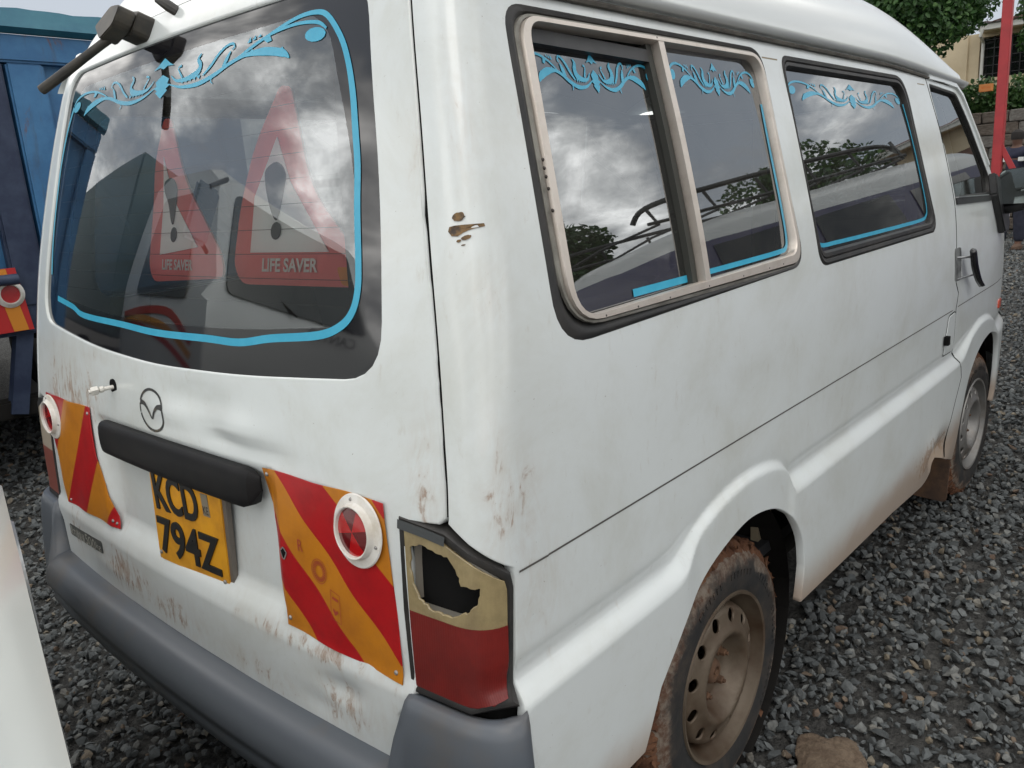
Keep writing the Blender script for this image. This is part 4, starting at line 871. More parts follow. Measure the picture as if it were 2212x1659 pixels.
triangle('right hand red LIFE SAVER warning triangle behind the rear window, with an orange corner', rounded([(-.338, 1.605), (-.368, 1.600), (-.445, 1.438), (-.590, 1.312), (-.578, 1.288), (-.275, 1.288), (-.248, 1.318), (-.258, 1.42), (-.283, 1.512)], [.01, .01, .05, .02, .02, .03, .02, .03, .03], 4),
         [(-.346, 1.524), (-.392, 1.45), (-.500, 1.340), (-.297, 1.340), (-.298, 1.43)], spline([(-.325, 1.472), (-.353, 1.483), (-.377, 1.468), (-.380, 1.445), (-.369, 1.395), (-.357, 1.395), (-.34, 1.42), (-.327, 1.45)], 4, True), el((-.366, 1.374), .0135, .014), (-.333, -.476, 1.309, 1.331))
triangle('left hand red LIFE SAVER warning triangle behind the rear window', rounded([(.052, 1.592), (.020, 1.590), (-.060, 1.47), (-.205, 1.34), (-.222, 1.297), (.045, 1.285), (.066, 1.314), (.062, 1.44), (.072, 1.50)], [.01, .01, .05, .03, .03, .03, .02, .03, .03], 4),
         [(.034, 1.52), (-.02, 1.44), (-.125, 1.350), (.020, 1.336), (.018, 1.43)], spline([(.018, 1.470), (-.008, 1.478), (-.030, 1.465), (-.036, 1.445), (-.032, 1.398), (-.022, 1.395), (-.005, 1.43), (.012, 1.45)], 4, True), el((-.034, 1.373), .012, .014), (.008, -.110, 1.308, 1.328))
slab('orange_corner', rounded([(-.520, 1.318), (-.585, 1.316), (-.576, 1.290), (-.535, 1.290)], .008, 3), triS, .0006, .0014, mat('orange_reflex', (.75, .28, .02), .5), bpy.data.objects['warning_triangle'], FR)

# ================================================================== gravel: angular stones, one mass
def stone_field(name, pts, sizes, seed):
    r = np.random.default_rng(seed); n = len(pts)
    t = (1+5**.5)/2; ico = np.array([(-1, t, 0), (1, t, 0), (-1, -t, 0), (1, -t, 0), (0, -1, t), (0, 1, t), (0, -1, -t), (0, 1, -t), (t, 0, -1), (t, 0, 1), (-t, 0, -1), (-t, 0, 1)])/math.hypot(1, t)
    fc = np.array([(0, 11, 5), (0, 5, 1), (0, 1, 7), (0, 7, 10), (0, 10, 11), (1, 5, 9), (5, 11, 4), (11, 10, 2), (10, 7, 6), (7, 1, 8), (3, 9, 4), (3, 4, 2), (3, 2, 6), (3, 6, 8), (3, 8, 9), (4, 9, 5), (2, 4, 11), (6, 2, 10), (8, 6, 7), (9, 8, 1)])
    protos = []
    for k in range(24):     # crushed rock: corners cut by random planes, so faces are broad and edges sharp
        p = ico.copy()*r.uniform(.8, 1.15, (12, 1))
        for _ in range(7):
            d = r.normal(size=3); d /= np.linalg.norm(d); h = r.uniform(.32, .62); k_ = p@d; p = p-np.clip(k_-h, 0, None)[:, None]*d
        protos.append(p*np.array((r.uniform(.9, 1.3), r.uniform(.65, .95), r.uniform(.45, .75))))
    protos = np.array(protos); idx = r.integers(0, 24, n); V = protos[idx]*sizes[:, None, None]
    q = r.normal(size=(n, 4))*np.array((1, .35, .35, 1)); q /= np.linalg.norm(q, axis=1)[:, None]; w, x, y, z = q.T
    Rm = np.stack([1-2*(y*y+z*z), 2*(x*y-z*w), 2*(x*z+y*w), 2*(x*y+z*w), 1-2*(x*x+z*z), 2*(y*z-x*w), 2*(x*z-y*w), 2*(y*z+x*w), 1-2*(x*x+y*y)], 1).reshape(n, 3, 3)
    V = np.einsum('nij,nkj->nki', Rm, V); V[:, :, :2] += pts[:, None, :2]; V[:, :, 2] += (pts[:, 2]+sizes*r.uniform(.0, .42, n))[:, None]
    F = (fc[None]+(np.arange(n)*12)[:, None, None]).reshape(-1, 3)
    me = bpy.data.meshes.new(name); me.vertices.add(n*12); me.vertices.foreach_set('co', V.reshape(-1).astype(np.float32))
    me.loops.add(len(F)*3); me.loops.foreach_set('vertex_index', F.reshape(-1).astype(np.int32)); me.polygons.add(len(F)); me.polygons.foreach_set('loop_start', (np.arange(len(F))*3).astype(np.int32))
    me.update(calc_edges=True); me.polygons.foreach_set('use_smooth', np.zeros(len(F), bool)); at = me.attributes.new('tone', 'FLOAT', 'POINT'); at.data.foreach_set('value', np.repeat(r.random(n), 12).astype(np.float32)); return me
m_stone = mat('crushed_stone', (.1, .1, .1), .8, spec=.35); g = G(m_stone); a = g.n('ShaderNodeAttribute'); a.attribute_name = 'tone'
rp_ = g.n('ShaderNodeValToRGB'); g.l(a.outputs['Fac'], rp_.inputs[0]); e = rp_.color_ramp.elements
for k, (p_, c_) in enumerate([(0, (.055, .061, .063)), (.35, (.098, .108, .111)), (.7, (.142, .153, .154)), (.9, (.19, .192, .18)), (.955, (.21, .175, .125)), (1, (.135, .085, .06))]):
    if k > 1: e.new(.5)
for k, (p_, c_) in enumerate([(0, (.055, .061, .063)), (.35, (.098, .108, .111)), (.7, (.142, .153, .154)), (.9, (.19, .192, .18)), (.955, (.21, .175, .125)), (1, (.135, .085, .06))]): e[k].position = p_; e[k].color = (*c_, 1)
tcg = g.n('ShaderNodeTexCoord'); nz = g.noise(tcg.outputs['Object'], 90, 5, .7); g.l(g.mix(g.math('MULTIPLY', g.map(nz, .3, .75), .55), rp_.outputs[0], (.050, .050, .047)), g.p.inputs['Base Color'])
def scatter(x0, x1, y0, y1, dens, smin, smax, seed, keep=None):
    r = np.random.default_rng(seed); n = int((x1-x0)*(y1-y0)*dens); p = np.stack([r.uniform(x0, x1, n), r.uniform(y0, y1, n), np.zeros(n)], 1); s = smin+(smax-smin)*r.random(n)**1.7
    if keep is not None: k = keep(p); p, s = p[k], s[k]
    return p, s
def cone(p):   # the ground the photograph and a step to either side can see
    ang = np.arctan2(p[:, 1]-CAM.y, p[:, 0]-CAM.x); return (ang > .02) & (ang < 1.62)
near = [scatter(-1.2, 1.4, -1.9, 2.2, 2300, .009, .025, 1), scatter(1.4, 3.6, -2.0, .9, 1900, .010, .027, 2), scatter(-1.2, 2.6, 2.2, 5.6, 900, .013, .030, 3), scatter(3.6, 7.5, -1.8, 1.6, 1250, .011, .028, 4), scatter(7.5, 16.5, -.9, 3.2, 420, .018, .034, 5, cone), scatter(-1.0, 4.0, -3.2, -1.9, 500, .012, .026, 6)]
P_ = np.concatenate([a for a, b in near]); S_ = np.concatenate([b for a, b in near])
hid = (np.abs(P_[:, 1]) < .62) & (P_[:, 0] > .45) & (P_[:, 0] < 3.4); P_, S_ = P_[~hid], S_[~hid]
gv = link('gravel', stone_field('gravel', P_, S_, 11)); gv.data.materials.append(m_stone); tag(gv, 'dark grey crushed stone gravel covering the yard', 'gravel', kind='stuff')
# the flat muddy stone by the rear wheel
me = stone_field('mud_slab', np.array([(0., 0, 0)]), np.array([.1]), 31); bm = bmesh.new()
bmesh.ops.create_icosphere(bm, subdivisions=4, radius=1)
for v in bm.verts:
    k = 1+.16*math.sin(3*v.co.x+1.3)*math.cos(4*v.co.y)+.05*math.sin(11*v.co.x)*math.sin(9*v.co.y+2); v.co = Vector((v.co.x*.135*k, v.co.y*.095*k, max(-.02, v.co.z*.018*k+.004*math.sin(23*v.co.x)*math.sin(19*v.co.y))))
bm.to_mesh(me); bm.free(); me.materials.clear(); me.materials.append(mat('dry_mud', (.10, .068, .045), .95, col2=(.17, .125, .085), nscale=30, bump=(70, 1, .008))); me.polygons.foreach_set('use_smooth', [True]*len(me.polygons))
sl = link('mud_slab', me); sl.location = (1.005, -.965, .012); sl.rotation_euler = (0, 0, .5); tag(sl, 'flat lump of brown dried mud lying on the gravel by the rear wheel', 'mud')

# ================================================================== vehicles round about
def simple_wheel(parent, c, r, w, ax=(0, 1, 0)):
    wh = empty('wheel'); wh.parent = parent; wh.location = c
    mb = MB(); mb.lathe([(r*.58, -w/2), (r*.9, -w/2-.01), (r, -w/2+.03), (r, w/2-.03), (r*.9, w/2+.01), (r*.58, w/2)], (0, 0, 0), ax, 32); mb.build('tyre', m_rubber, wh, True)
    mb = MB(); mb.lathe([(0, -w*.28), (r*.2, -w*.3), (r*.3, -w*.2), (r*.55, -w*.25), (r*.6, -w*.45), (r*.6, w*.45), (0, w*.3)], (0, 0, 0), ax, 24); mb.build('rim', m_rim2, wh, True); return wh
# ---- blue tipper truck, its tail towards the van
m_tb = mat('worn_blue_paint', (.020, .095, .225), .55, col2=(.032, .13, .285), nscale=5, noise=(.35, .7), bump=(25, .15, .004)); g = G(m_tb); tco = g.n('ShaderNodeTexCoord').outputs['Object']; c_ = g.mix(g.map(g.noise(tco, 5, 8, .65), .35, .7), (.026, .115, .255), (.045, .165, .33)); c_ = g.mix(g.math('MULTIPLY', g.map(g.noise(tco, 2.2, 10, .72, .5, stretch=(1.6, 1, .7)), .585, .66), .8), c_, (.13, .055, .035)); c_ = g.mix(g.math('MULTIPLY', g.map(g.noise(tco, 7, 9, .7, .3, stretch=(2.2, 1, .35)), .52, .72), .5), c_, (.045, .06, .085)); g.l(c_, g.p.inputs['Base Color'])
m_teal = mat('worn_teal_paint', (.022, .115, .17), .55, col2=(.035, .15, .20), nscale=6); m_tdk = mat('dark_blue_frame', (.012, .022, .055), .6, col2=(.03, .045, .085), nscale=8)
bt = empty('tipper_truck', (0, 0, 0), 0, 'blue steel tipper truck with teal top rail parked beyond the van', 'truck')
TX0, TX1, TY = -.45, 2.15, 3.18
mb = MB(); mb.box((TX0+.04, TY+.04, .98), (TX1-.04, 7.2, 2.30)); mb.build('load_body', m_tb, bt, bevel=.015)
mb = MB(); mb.box((TX0, TY-.03, 2.20), (TX1, TY+.10, 2.335)); mb.build('top_rail', m_tb, bt, bevel=.012)
rows = []
for i in range(41):
    x = TX0-.02+(TX1-TX0+.04)*i/40; j = .004*math.sin(i*.9)+.003*math.sin(i*2.1); rows.append([(x, TY-.035, 2.338), (x, TY-.075, 2.36), (x, TY-.055, 2.40), (x, TY-.03+j*.5, 2.455+j), (x, TY-.018+j*.5, 2.455+j), (x, TY+.0, 2.34)])
loft('teal_lip', rows, m_teal, bt, smooth=False)
for x0, x1 in ((TX0, TX0+.12), (.98-.60, .98-.42), (1.06-.18, 1.06), (TX1-.14, TX1)):
    mb = MB(); mb.box((x0, TY-.02, .98), (x1, TY+.05, 2.20)); mb.build('tail_post', m_tb, bt, bevel=.01)
mb = MB(); mb.box((1.02, TY+.0, 1.66), (2.02, TY+.045, 1.72)); mb.build('tail_rib', m_tb, bt, bevel=.01); mb = MB(); mb.box((1.02, TY-.0, 1.15), (2.02, TY+.045, 1.20)); mb.build('tail_rib', m_tb, bt, bevel=.01)
mb = MB(); mb.tube([(.93, TY-.045, 1.375), (1.16, TY-.055, 1.385)], .022, 10); mb.build('latch_handle', m_tdk, bt, True)
mb = MB(); mb.box((-.40, TY-.04, .84), (2.1, TY+.10, .98)); mb.build('tail_beam', m_tdk, bt, bevel=.012); mb = MB(); mb.box((.70, TY-.035, .98), (.86, TY+.03, 2.2)); mb.build('corner_post', m_tdk, bt, bevel=.012)
bS = lambda x, z: (x, TY-.062, z)
slab('chevron_board', [(.28, 1.19), (.715, 1.19), (.745, .865), (.28, .865)], bS, -.004, .0, mat('truck_board', (.45, .02, .02), .5), bt)
for k in range(3): slab('chevron_stripe', [(.30+.15*k, 1.188), (.37+.15*k, 1.188), (.42+.15*k, .867), (.35+.15*k, .867)], bS, .001, .002, mat('board_yellow', (.60, .22, .02), .5), bt)
mb = MB(); mb.lathe([(.045, 0), (.07, 0), (.07, .006), (.05, .02), (.046, .02), (.045, .01)], (.665, TY-.064, 1.06), (0, -1, 0), 28); rr = mb.build('round_reflector', m_refl_w, bt, True); mb = MB(); mb.lathe([(0, .012), (.046, .01)], (.665, TY-.064, 1.06), (0, -1, 0), 20); mb.build('reflector_lens', m_ra, rr, True)
mb = MB(); mb.tube([(.35, TY-.12, 1.135), (.70, TY-.12, 1.135)], .028, 12); mb.build('tail_pipe_rail', m_tdk, bt, True)
mb = MB(); mb.box((.35, TY+.25, .62), (.50, 8.6, .84)); mb.box((1.2, TY+.25, .62), (1.35, 8.6, .84)); mb.build('chassis_rails', m_dark, bt)
mb = MB(); mb.box((.62, TY-.02, .42), (.70, TY+.05, .86), Matrix.Rotation(R(14), 3, 'Y')); mb.build('bumper_bracket', m_tdk, bt); mb = MB(); mb.box((-.3, TY+.0, .40), (2.0, TY+.12, .50)); mb.build('underrun_bar', m_dark, bt, bevel=.01)
for y_ in (4.1, 5.2):
    for x_ in (.0, .26, 1.44, 1.70): simple_wheel(bt, (x_, y_, .48), .48, .24, (1, 0, 0))
mb = MB(); mb.box((-.25, 7.4, .8), (1.95, 9.2, 2.7)); mb.build('cab', m_tb, bt, bevel=.12)
for x_ in (.0, 1.70): simple_wheel(bt, (x_, 8.3, .48), .48, .26, (1, 0, 0))
# ---- generic lofted car body
def car(name, label, L_, W_, prof, belt, col, glassmat, loc, rz, sill=.22, cat='car', wheels=((.75, .30), (3.2, .30)), tumble=.74, group=None, stripe=None):
    """prof: list of (x, top z, half-width factor); belt: (x,z) list of the waist line"""
    c = empty(name, loc, rz, label, cat, group); top = interp(prof_ := [(p[0], p[1]) for p in prof]); wf = interp([(p[0], p[2]) for p in prof]); bl = interp(belt)
    rows = []; n = 56
    for i in range(n+1):
        x = prof[0][0]+(prof[-1][0]-prof[0][0])*i/n; zt = top(x); zb = min(bl(x), zt); h = W_/2*wf(x); g_ = max(0, zt-zb); tf = 1-(1-tumble)*min(1, g_/.55)
        pts = [(h*.86, sill), (h*.965, sill+.05), (h, sill+.2), (h*1.0, (sill+zb)/2+.05), (h*.985, zb-.03), (h*.97, zb), (h*(tf*.6+.4*.97), zb+g_*.5), (h*tf, zb+g_*.86), (h*tf*.9, zb+g_*.97), (h*.4, zt+.008), (0, zt+.012)]
        rows.append([(x, -y, z) for y, z in pts]+[(x, y, z) for y, z in pts[::-1][1:]])
    b = loft('body', rows, col, c, caps=True, angle=50)
    bm = bmesh.new(); bm.from_mesh(b.data); bmesh.ops.recalc_face_normals(bm, faces=bm.faces); bm.to_mesh(b.data); bm.free()
    for wx, r in wheels:
        for sg in (-1, 1):
            simple_wheel(c, (wx, sg*(W_/2-.09), r), r, .19); mb = MB(); mb.lathe([(0, 0), (r*1.14, 0), (r*1.2, -.006), (r*1.2, -.1)], (wx, sg*(W_/2*wf(wx)+.004), r+.02), (0, sg, 0), 28); mb.build('wheel_arch', m_dark, c)
    return c, rows, bl, top, wf
def side_glass(c, poly, W_, wf, bl, top, m, tumble=.74):
    for sg in (-1, 1):
        v = []
        for x, z in poly:
            zb = bl(x); zt = top(x); g_ = max(.05, zt-zb); tf = 1-(1-tumble)*min(1, g_/.55); t = max(0, min(1, (z-zb)/g_)); h = W_/2*wf(x)
            y = h*np.interp(t, [0, .5, .86, .97], [.97, tf*.6+.4*.97, tf, tf*.9])+.006; v.append((x, sg*y, z))
        mk('side_window', v, [tuple(range(len(v)))], m, c)
m_cgl = mat('dark_car_glass', (.012, .014, .015), .04, spec=.8)
# ---- white car nosed up close behind the van (only its bonnet is in the picture)
wc, _, bl, tp, wf = car('parked_car', 'white car bonnet close behind the van at the lower left edge', 4.1, 1.66, [(0, .62, .80), (.12, .80, .93), (.5, .95, 1), (1.0, 1.40, 1), (1.6, 1.46, 1), (2.4, 1.42, 1), (3.0, 1.0, 1), (3.5, .955, .99), (3.85, .905, .985), (3.95, .885, .975), (4.0, .862, .965), (4.012, .83, .96)], [(0, .8), (1, .92), (3, .93), (4.1, .86)], paint('white_paint_car', base=(.60, .63, .61), seed=6.6), m_cgl, (-4.265, .66, 0), R(-13.2), wheels=((.7, .29), (3.25, .29)))
side_glass(wc, [(.75, .96), (1.05, 1.32), (1.65, 1.38), (1.65, .96)], 1.66, wf, bl, tp, m_cgl); side_glass(wc, [(1.72, .96), (1.72, 1.38), (2.3, 1.36), (2.8, .96)], 1.66, wf, bl, tp, m_cgl)
mb = MB(); mb.prism(rounded([(-.62, 1.02), (.62, 1.02), (.55, 1.36), (-.55, 1.36)], .05, 4), lambda u, v, d: (2.98-(v-1.0)*1.35+d, u, v+.005), 0, .012); mb.build('windscreen', m_cgl, wc)
for sg in (-1, 1): mb = MB(); mb.prism(rounded([(sg*.44, .60), (sg*.74, .64), (sg*.75, .77), (sg*.46, .75)], .03, 4), lambda u, v, d: (4.006+d, u, v), 0, .012); mb.build('headlight', mat('headlight_glass', (.45, .47, .48), .1, coat=.8), wc, bevel=.004)
mb = MB(); mb.prism(rounded([(-.36, .64), (.36, .64), (.38, .74), (-.38, .74)], .02, 3), lambda u, v, d: (4.006+d, u, v), 0, .008); mb.build('grille', m_black, wc); mb = MB(); mb.prism(rounded([(-.50, .28), (.50, .28), (.52, .42), (-.52, .42)], .03, 3), lambda u, v, d: (4.006+d, u, v), 0, .008); mb.build('air_intake', m_black, wc)
mb = MB(); mb.prism(rounded([(-.72, .455), (.72, .455), (.74, .545), (-.74, .545)], .02, 3), lambda u, v, d: (4.006+d, u, v), 0, .010); mb.build('bumper_moulding', MATS['white_paint_car'], wc)
# ---- light truck standing across behind the van, mirrored in its rear window
m_tw2 = mat('white_cab_paint', (.66, .68, .66), .4, coat=.2)
m_tgl = mat('dusty_truck_glass', (.07, .078, .075), .18, spec=.6)
lt = empty('light_truck', (-2.55, 2.3, 0), 0, 'white light truck with red and yellow door stripes, seen reflected in the rear window', 'truck')
rows = []
for y, zt, zb in ((0, 1.05, .45), (.03, 1.22, .42), (.12, 1.42, .42), (.42, 2.02, .42), (.6, 2.10, .42), (1.3, 2.12, .42), (1.55, 2.05, .42), (1.6, 1.9, .45)):
    rows.append([(-.84, y, zb), (-.86, y, .9), (-.85, y, min(zt, 1.25)), (-.76, y, zt-.04), (-.66, y, zt), (.66, y, zt), (.76, y, zt-.04), (.85, y, min(zt, 1.25)), (.86, y, .9), (.84, y, zb)])
loft('cab', rows, m_tw2, lt, caps=True, angle=40)
mb = MB(); mb.prism(rounded([(-.70, 1.30), (.70, 1.30), (.62, 1.96), (-.62, 1.96)], .06, 4), lambda u, v, d: (u, .06+(v-1.30)*.50-d, v), 0, .012); mb.build('windscreen', m_tgl, lt)
mb = MB(); mb.prism(rounded([(.30, 1.22), (1.25, 1.22), (1.25, 1.92), (.62, 1.92)], .05, 4), lambda u, v, d: (.86-(v-1.22)*.12+d, u, v), 0, .008); mb.build('door_window', m_tgl, lt)
for k, cc in enumerate(((.50, .03, .02), (.62, .25, .02), (.50, .03, .02))):
    mb = MB(); mb.prism([p for p in strokepoly(spline([(.15, .78+.09*k), (.5, .92+.10*k), (1.0, 1.0+.06*k), (1.5, 1.0+.03*k)], 5), .05)[0]]+strokepoly(spline([(.15, .78+.09*k), (.5, .92+.10*k), (1.0, 1.0+.06*k), (1.5, 1.0+.03*k)], 5), .05)[1][::-1], lambda u, v, d: (.862+d, u, v), 0, .003); mb.build('door_stripe', mat('stripe_red' if k != 1 else 'stripe_yellow', cc, .5), lt)
text_on('maker_lettering', 'CANTER', (-.50, .02, 1.175, 1.245), lambda x, z: (x, .018-.25*max(0, z-1.05)*.6, z), m_print, lt, .008, 1, bold=.004)
for x_, pts in ((.0, 0),): mb = MB(); mb.tube([(.86, .15, 1.5), (1.02, .05, 1.55), (1.02, .05, 1.8), (.80, .25, 1.95)], .015, 8); mb.build('mirror_arm', m_black, lt, True); mb = MB(); mb.box((.94, .02, 1.5), (1.12, .07, 1.8)); mb.build('mirror_head', mat('mirror_back', (.35, .38, .4), .15, metal=.8), lt, bevel=.02)
for sx_ in (-.5, .1): mb = MB(); mb.tube([(sx_, .02, 1.29), (sx_+.2, .14, 1.42), (sx_+.45, .17, 1.47)], .010, 6); mb.build('windscreen_wiper', m_black, lt, True)
mb = MB(); mb.box((-.95, 1.75, .85), (.95, 5.2, 2.25)); mb.build('load_box', mat('grey_green_box', (.16, .22, .22), .6), lt, bevel=.02); mb = MB(); mb.box((-.45, 0.2, .45), (.45, 5.2, .62)); mb.build('chassis', m_dark, lt)
for y_ in (.75, 3.9):
    for x_ in (-.72, .72): simple_wheel(lt, (x_, y_, .37), .37, .21, (1, 0, 0))
lt.scale = (1.25, 1.25, 1.25)
# ---- purple and white minibus with a roof rack, mirrored in the side windows
m_pur = mat('purple_paint', (.022, .020, .065), .35, coat=.4, col2=(.035, .03, .08), nscale=6)
g = G(m_pur); tco = g.n('ShaderNodeTexCoord').outputs['Object']; sz_ = g.n('ShaderNodeSeparateXYZ'); g.l(tco, sz_.inputs[0]); g.l(g.mix(g.math('GREATER_THAN', sz_.outputs[2], 1.63), (.024, .022, .075), (.55, .56, .54)), g.p.inputs['Base Color'])
mbw = 1.68; pv, rows_, bl, tp, wf = car('minibus', 'purple and white minibus with black roof rack, seen reflected in the side windows', 4.2, mbw, [(0, 1.1, .94), (.06, 1.55, .97), (.25, 1.78, 1), (1.2, 1.84, 1), (2.6, 1.83, 1), (3.1, 1.72, 1), (3.6, 1.22, .98), (4.0, 1.0, .92), (4.15, .7, .86)], [(0, 1.02), (4.2, 1.0)], m_pur, m_cgl, (3.40, -3.02, 0), R(20), cat='van', wheels=((.8, .31), (3.3, .31)), tumble=.86)
for a, b in ((.30, 1.0), (1.12, 1.9), (2.05, 2.75)): side_glass(pv, [(a, 1.08), (a+.03, 1.58), (b-.03, 1.60), (b, 1.08)], mbw, wf, bl, tp, m_cgl, .86)
m_rk = mat('rack_black', (.012, .012, .012), .45)
for sg in (-1, 1): mb = MB(); mb.tube(spline([(.05, sg*.55, 1.93), (.15, sg*.60, 2.02), (.6, sg*.60, 2.05), (1.6, sg*.60, 2.05), (2.2, sg*.60, 2.02), (2.45, sg*.55, 1.95)], 5), .018, 8); mb.build('rack_rail', m_rk, pv, True)
for sg in (-1, 1): mb = MB(); mb.tube([(.1, sg*.62, 1.89), (2.4, sg*.62, 1.89)], .014, 8); mb.build('rack_rail', m_rk, pv, True)
for k in range(6): mb = MB(); x = .15+.44*k; mb.tube([(x, -.60, 2.03), (x+.02, -.62, 1.87), (x, 0, 1.90), (x+.02, .62, 1.87), (x, .60, 2.03)], .012, 6); mb.build('rack_bar', m_rk, pv, True)
# ---- silver car far off by the wall
sc_, _, bl, tp, wf = car('parked_car', 'pale silver car far off in front of the stone wall', 4.2, 1.68, [(0, .75, .85), (.1, .95, .95), (.6, 1.05, 1), (1.1, 1.42, 1), (1.9, 1.47, 1), (2.6, 1.40, 1), (3.1, 1.02, 1), (3.8, .9, .95), (4.15, .72, .84)], [(0, .9), (1, .97), (3, .98), (4.2, .85)], mat('silver_lilac_paint', (.42, .42, .47), .3, metal=.3, coat=.4), m_cgl, (14.9, 5.4, 0), R(-80))
side_glass(sc_, [(.85, 1.0), (1.15, 1.33), (1.75, 1.38), (1.75, 1.0)], 1.68, wf, bl, tp, m_cgl); side_glass(sc_, [(1.82, 1.0), (1.82, 1.38), (2.5, 1.33), (2.95, 1.02)], 1.68, wf, bl, tp, m_cgl)

# ================================================================== background: pole, wall, hedge, house, trees, person
m_redp = mat('red_painted_steel', (.42, .035, .04), .5, col2=(.34, .03, .035), nscale=7)
def beam(a, b, w, name, m, parent):
    a, b = Vector(a), Vector(b); t = (b-a).normalized(); s = t.cross(Vector((0, 0, 1)) if abs(t.z) < .9 else Vector((1, 0, 0))).normalized(); q = s.cross(t); mb = MB()
    v = [tuple(p+s*i*w/2+q*j*w/2) for p in (a, b) for i, j in ((-1, -1), (1, -1), (1, 1), (-1, 1))]; mb.add((v, [(0, 1, 2, 3), (4, 5, 6, 7), (0, 1, 5, 4), (1, 2, 6, 5), (2, 3, 7, 6), (3, 0, 4, 7)])); return mb.build(name, m, parent, bevel=.006)
po = empty('steel_pole', (9.0, .30, 0), 0, 'tall red painted steel pole with a diagonal brace behind the van mirror', 'pole')
beam((0, 0, 0), (0, .03, 5.2), .088, 'post', m_redp, po); beam((.05, -.35, .85), (.0, 0, 1.52), .055, 'brace', m_redp, po)
p2 = empty('steel_pole', (16.9, 1.74, 0), 0, 'thin red rod standing behind the tall red pole', 'pole'); mb = MB(); mb.tube([(0, 0, 0), (0, .0, 2.12)], .026, 8); mb.build('rod', m_redp, p2, True)
for k in range(7): mb = MB(); mb.lathe([(.026, 0), (.036, .01), (.036, .03), (.026, .04)], (0, 0, 1.15+.13*k), (0, 0, 1), 8); mb.build('collar', mat('dark_red_collar', (.20, .02, .02), .6), p2, True)
# stone retaining wall, every block its own piece
m_blk = mat('grey_brown_block', (.17, .145, .12), .95, col2=(.09, .07, .055), nscale=3.5, bump=(9, .8, .02)); m_blk2 = mat('grey_block', (.22, .21, .19), .95, col2=(.13, .115, .10), nscale=4, bump=(9, .8, .02)); m_mor = mat('mortar_dark', (.055, .047, .04), .95)
WX = 17.2; wl = empty('stone_wall', (WX, 0, 0), R(-8), 'retaining wall of grey brown stone blocks under the hedge', 'wall')
mb = MB(); mb.box((.0, -5, 0), (.4, 6, 2.22)); mb.build('wall_core', m_mor, wl)
blk = []
for k in range(4):
    bm = bmesh.new(); bmesh.ops.create_cube(bm, size=1); bmesh.ops.bevel(bm, geom=list(bm.edges), offset=.07, segments=1, affect='EDGES')
    for v in bm.verts: v.co += Vector((random.uniform(-.06, .06), random.uniform(-.03, .03), random.uniform(-.03, .03)))
    me = bpy.data.meshes.new('stone'); bm.to_mesh(me); bm.free(); me.materials.append((m_blk, m_blk2)[k % 2]); blk.append(me)
for row in range(10):
    y = -2.6+(.2 if row % 2 else 0)+random.uniform(-.05, .05)
    while y < 3.6:
        w = random.uniform(.34, .55); o = bpy.data.objects.new('stone', random.choice(blk)); COL.objects.link(o); o.parent = wl
        o.location = (-.02+random.uniform(-.02, .02), y+w/2, .115+row*.222); o.scale = (.12, w-.02, .205); y += w
# upper terrace behind the wall
tr_ = mk('terrace', [(WX+.25, -40, 2.18), (90, -40, 2.3), (90, 40, 2.3), (WX+.25, 40, 2.18)], [(0, 1, 2, 3)], mat('terrace_soil', (.06, .05, .035), .95, col2=(.04, .06, .02), nscale=2)); tag(tr_, kind='structure')
# leaves
def leaf_mass(name, centres, radii, n, size, m, parent, seed, flat=0.0, shape=None):
    r = np.random.default_rng(seed); C_ = np.array(centres); k = r.integers(0, len(C_), n); d = r.normal(size=(n, 3)); d /= np.linalg.norm(d, axis=1)[:, None]; rad = np.array(radii)[k]*(.55+.5*r.random((n, 1))**.5)[:, :1]
    p = C_[k]+d*rad; s = size*(.6+.8*r.random(n)); a = r.normal(size=(n, 3)); a[:, 2] -= .3; a /= np.linalg.norm(a, axis=1)[:, None]; nn = d*.9+r.normal(size=(n, 3))*.6+np.array((0, 0, .4)); b = np.cross(nn, a); b /= np.linalg.norm(b, axis=1)[:, None]; nn = np.cross(a, b)
    sh = np.array([(0, 0, 0), (.35, .30, .06), (.75, .22, .02), (1, 0, -.1), (.75, -.22, .02), (.35, -.30, .06)]); V = p[:, None]+s[:, None, None]*(sh[None, :, 0:1]*a[:, None]+sh[None, :, 1:2]*b[:, None]+sh[None, :, 2:3]*nn[:, None])
    F = (np.array([(0, 1, 2, 3), (0, 3, 4, 5)])[None]+(np.arange(n)*6)[:, None, None]).reshape(-1, 4)
    me = bpy.data.meshes.new(name); me.vertices.add(n*6); me.vertices.foreach_set('co', V.reshape(-1).astype(np.float32)); me.loops.add(len(F)*4); me.loops.foreach_set('vertex_index', F.reshape(-1).astype(np.int32)); me.polygons.add(len(F)); me.polygons.foreach_set('loop_start', (np.arange(len(F))*4).astype(np.int32)); me.update(calc_edges=True)
    at = me.attributes.new('tone', 'FLOAT', 'POINT'); at.data.foreach_set('value', np.repeat(np.clip(r.normal(.5, .2, n), 0, 1), 6).astype(np.float32)); me.materials.append(m); return link(name, me, parent)
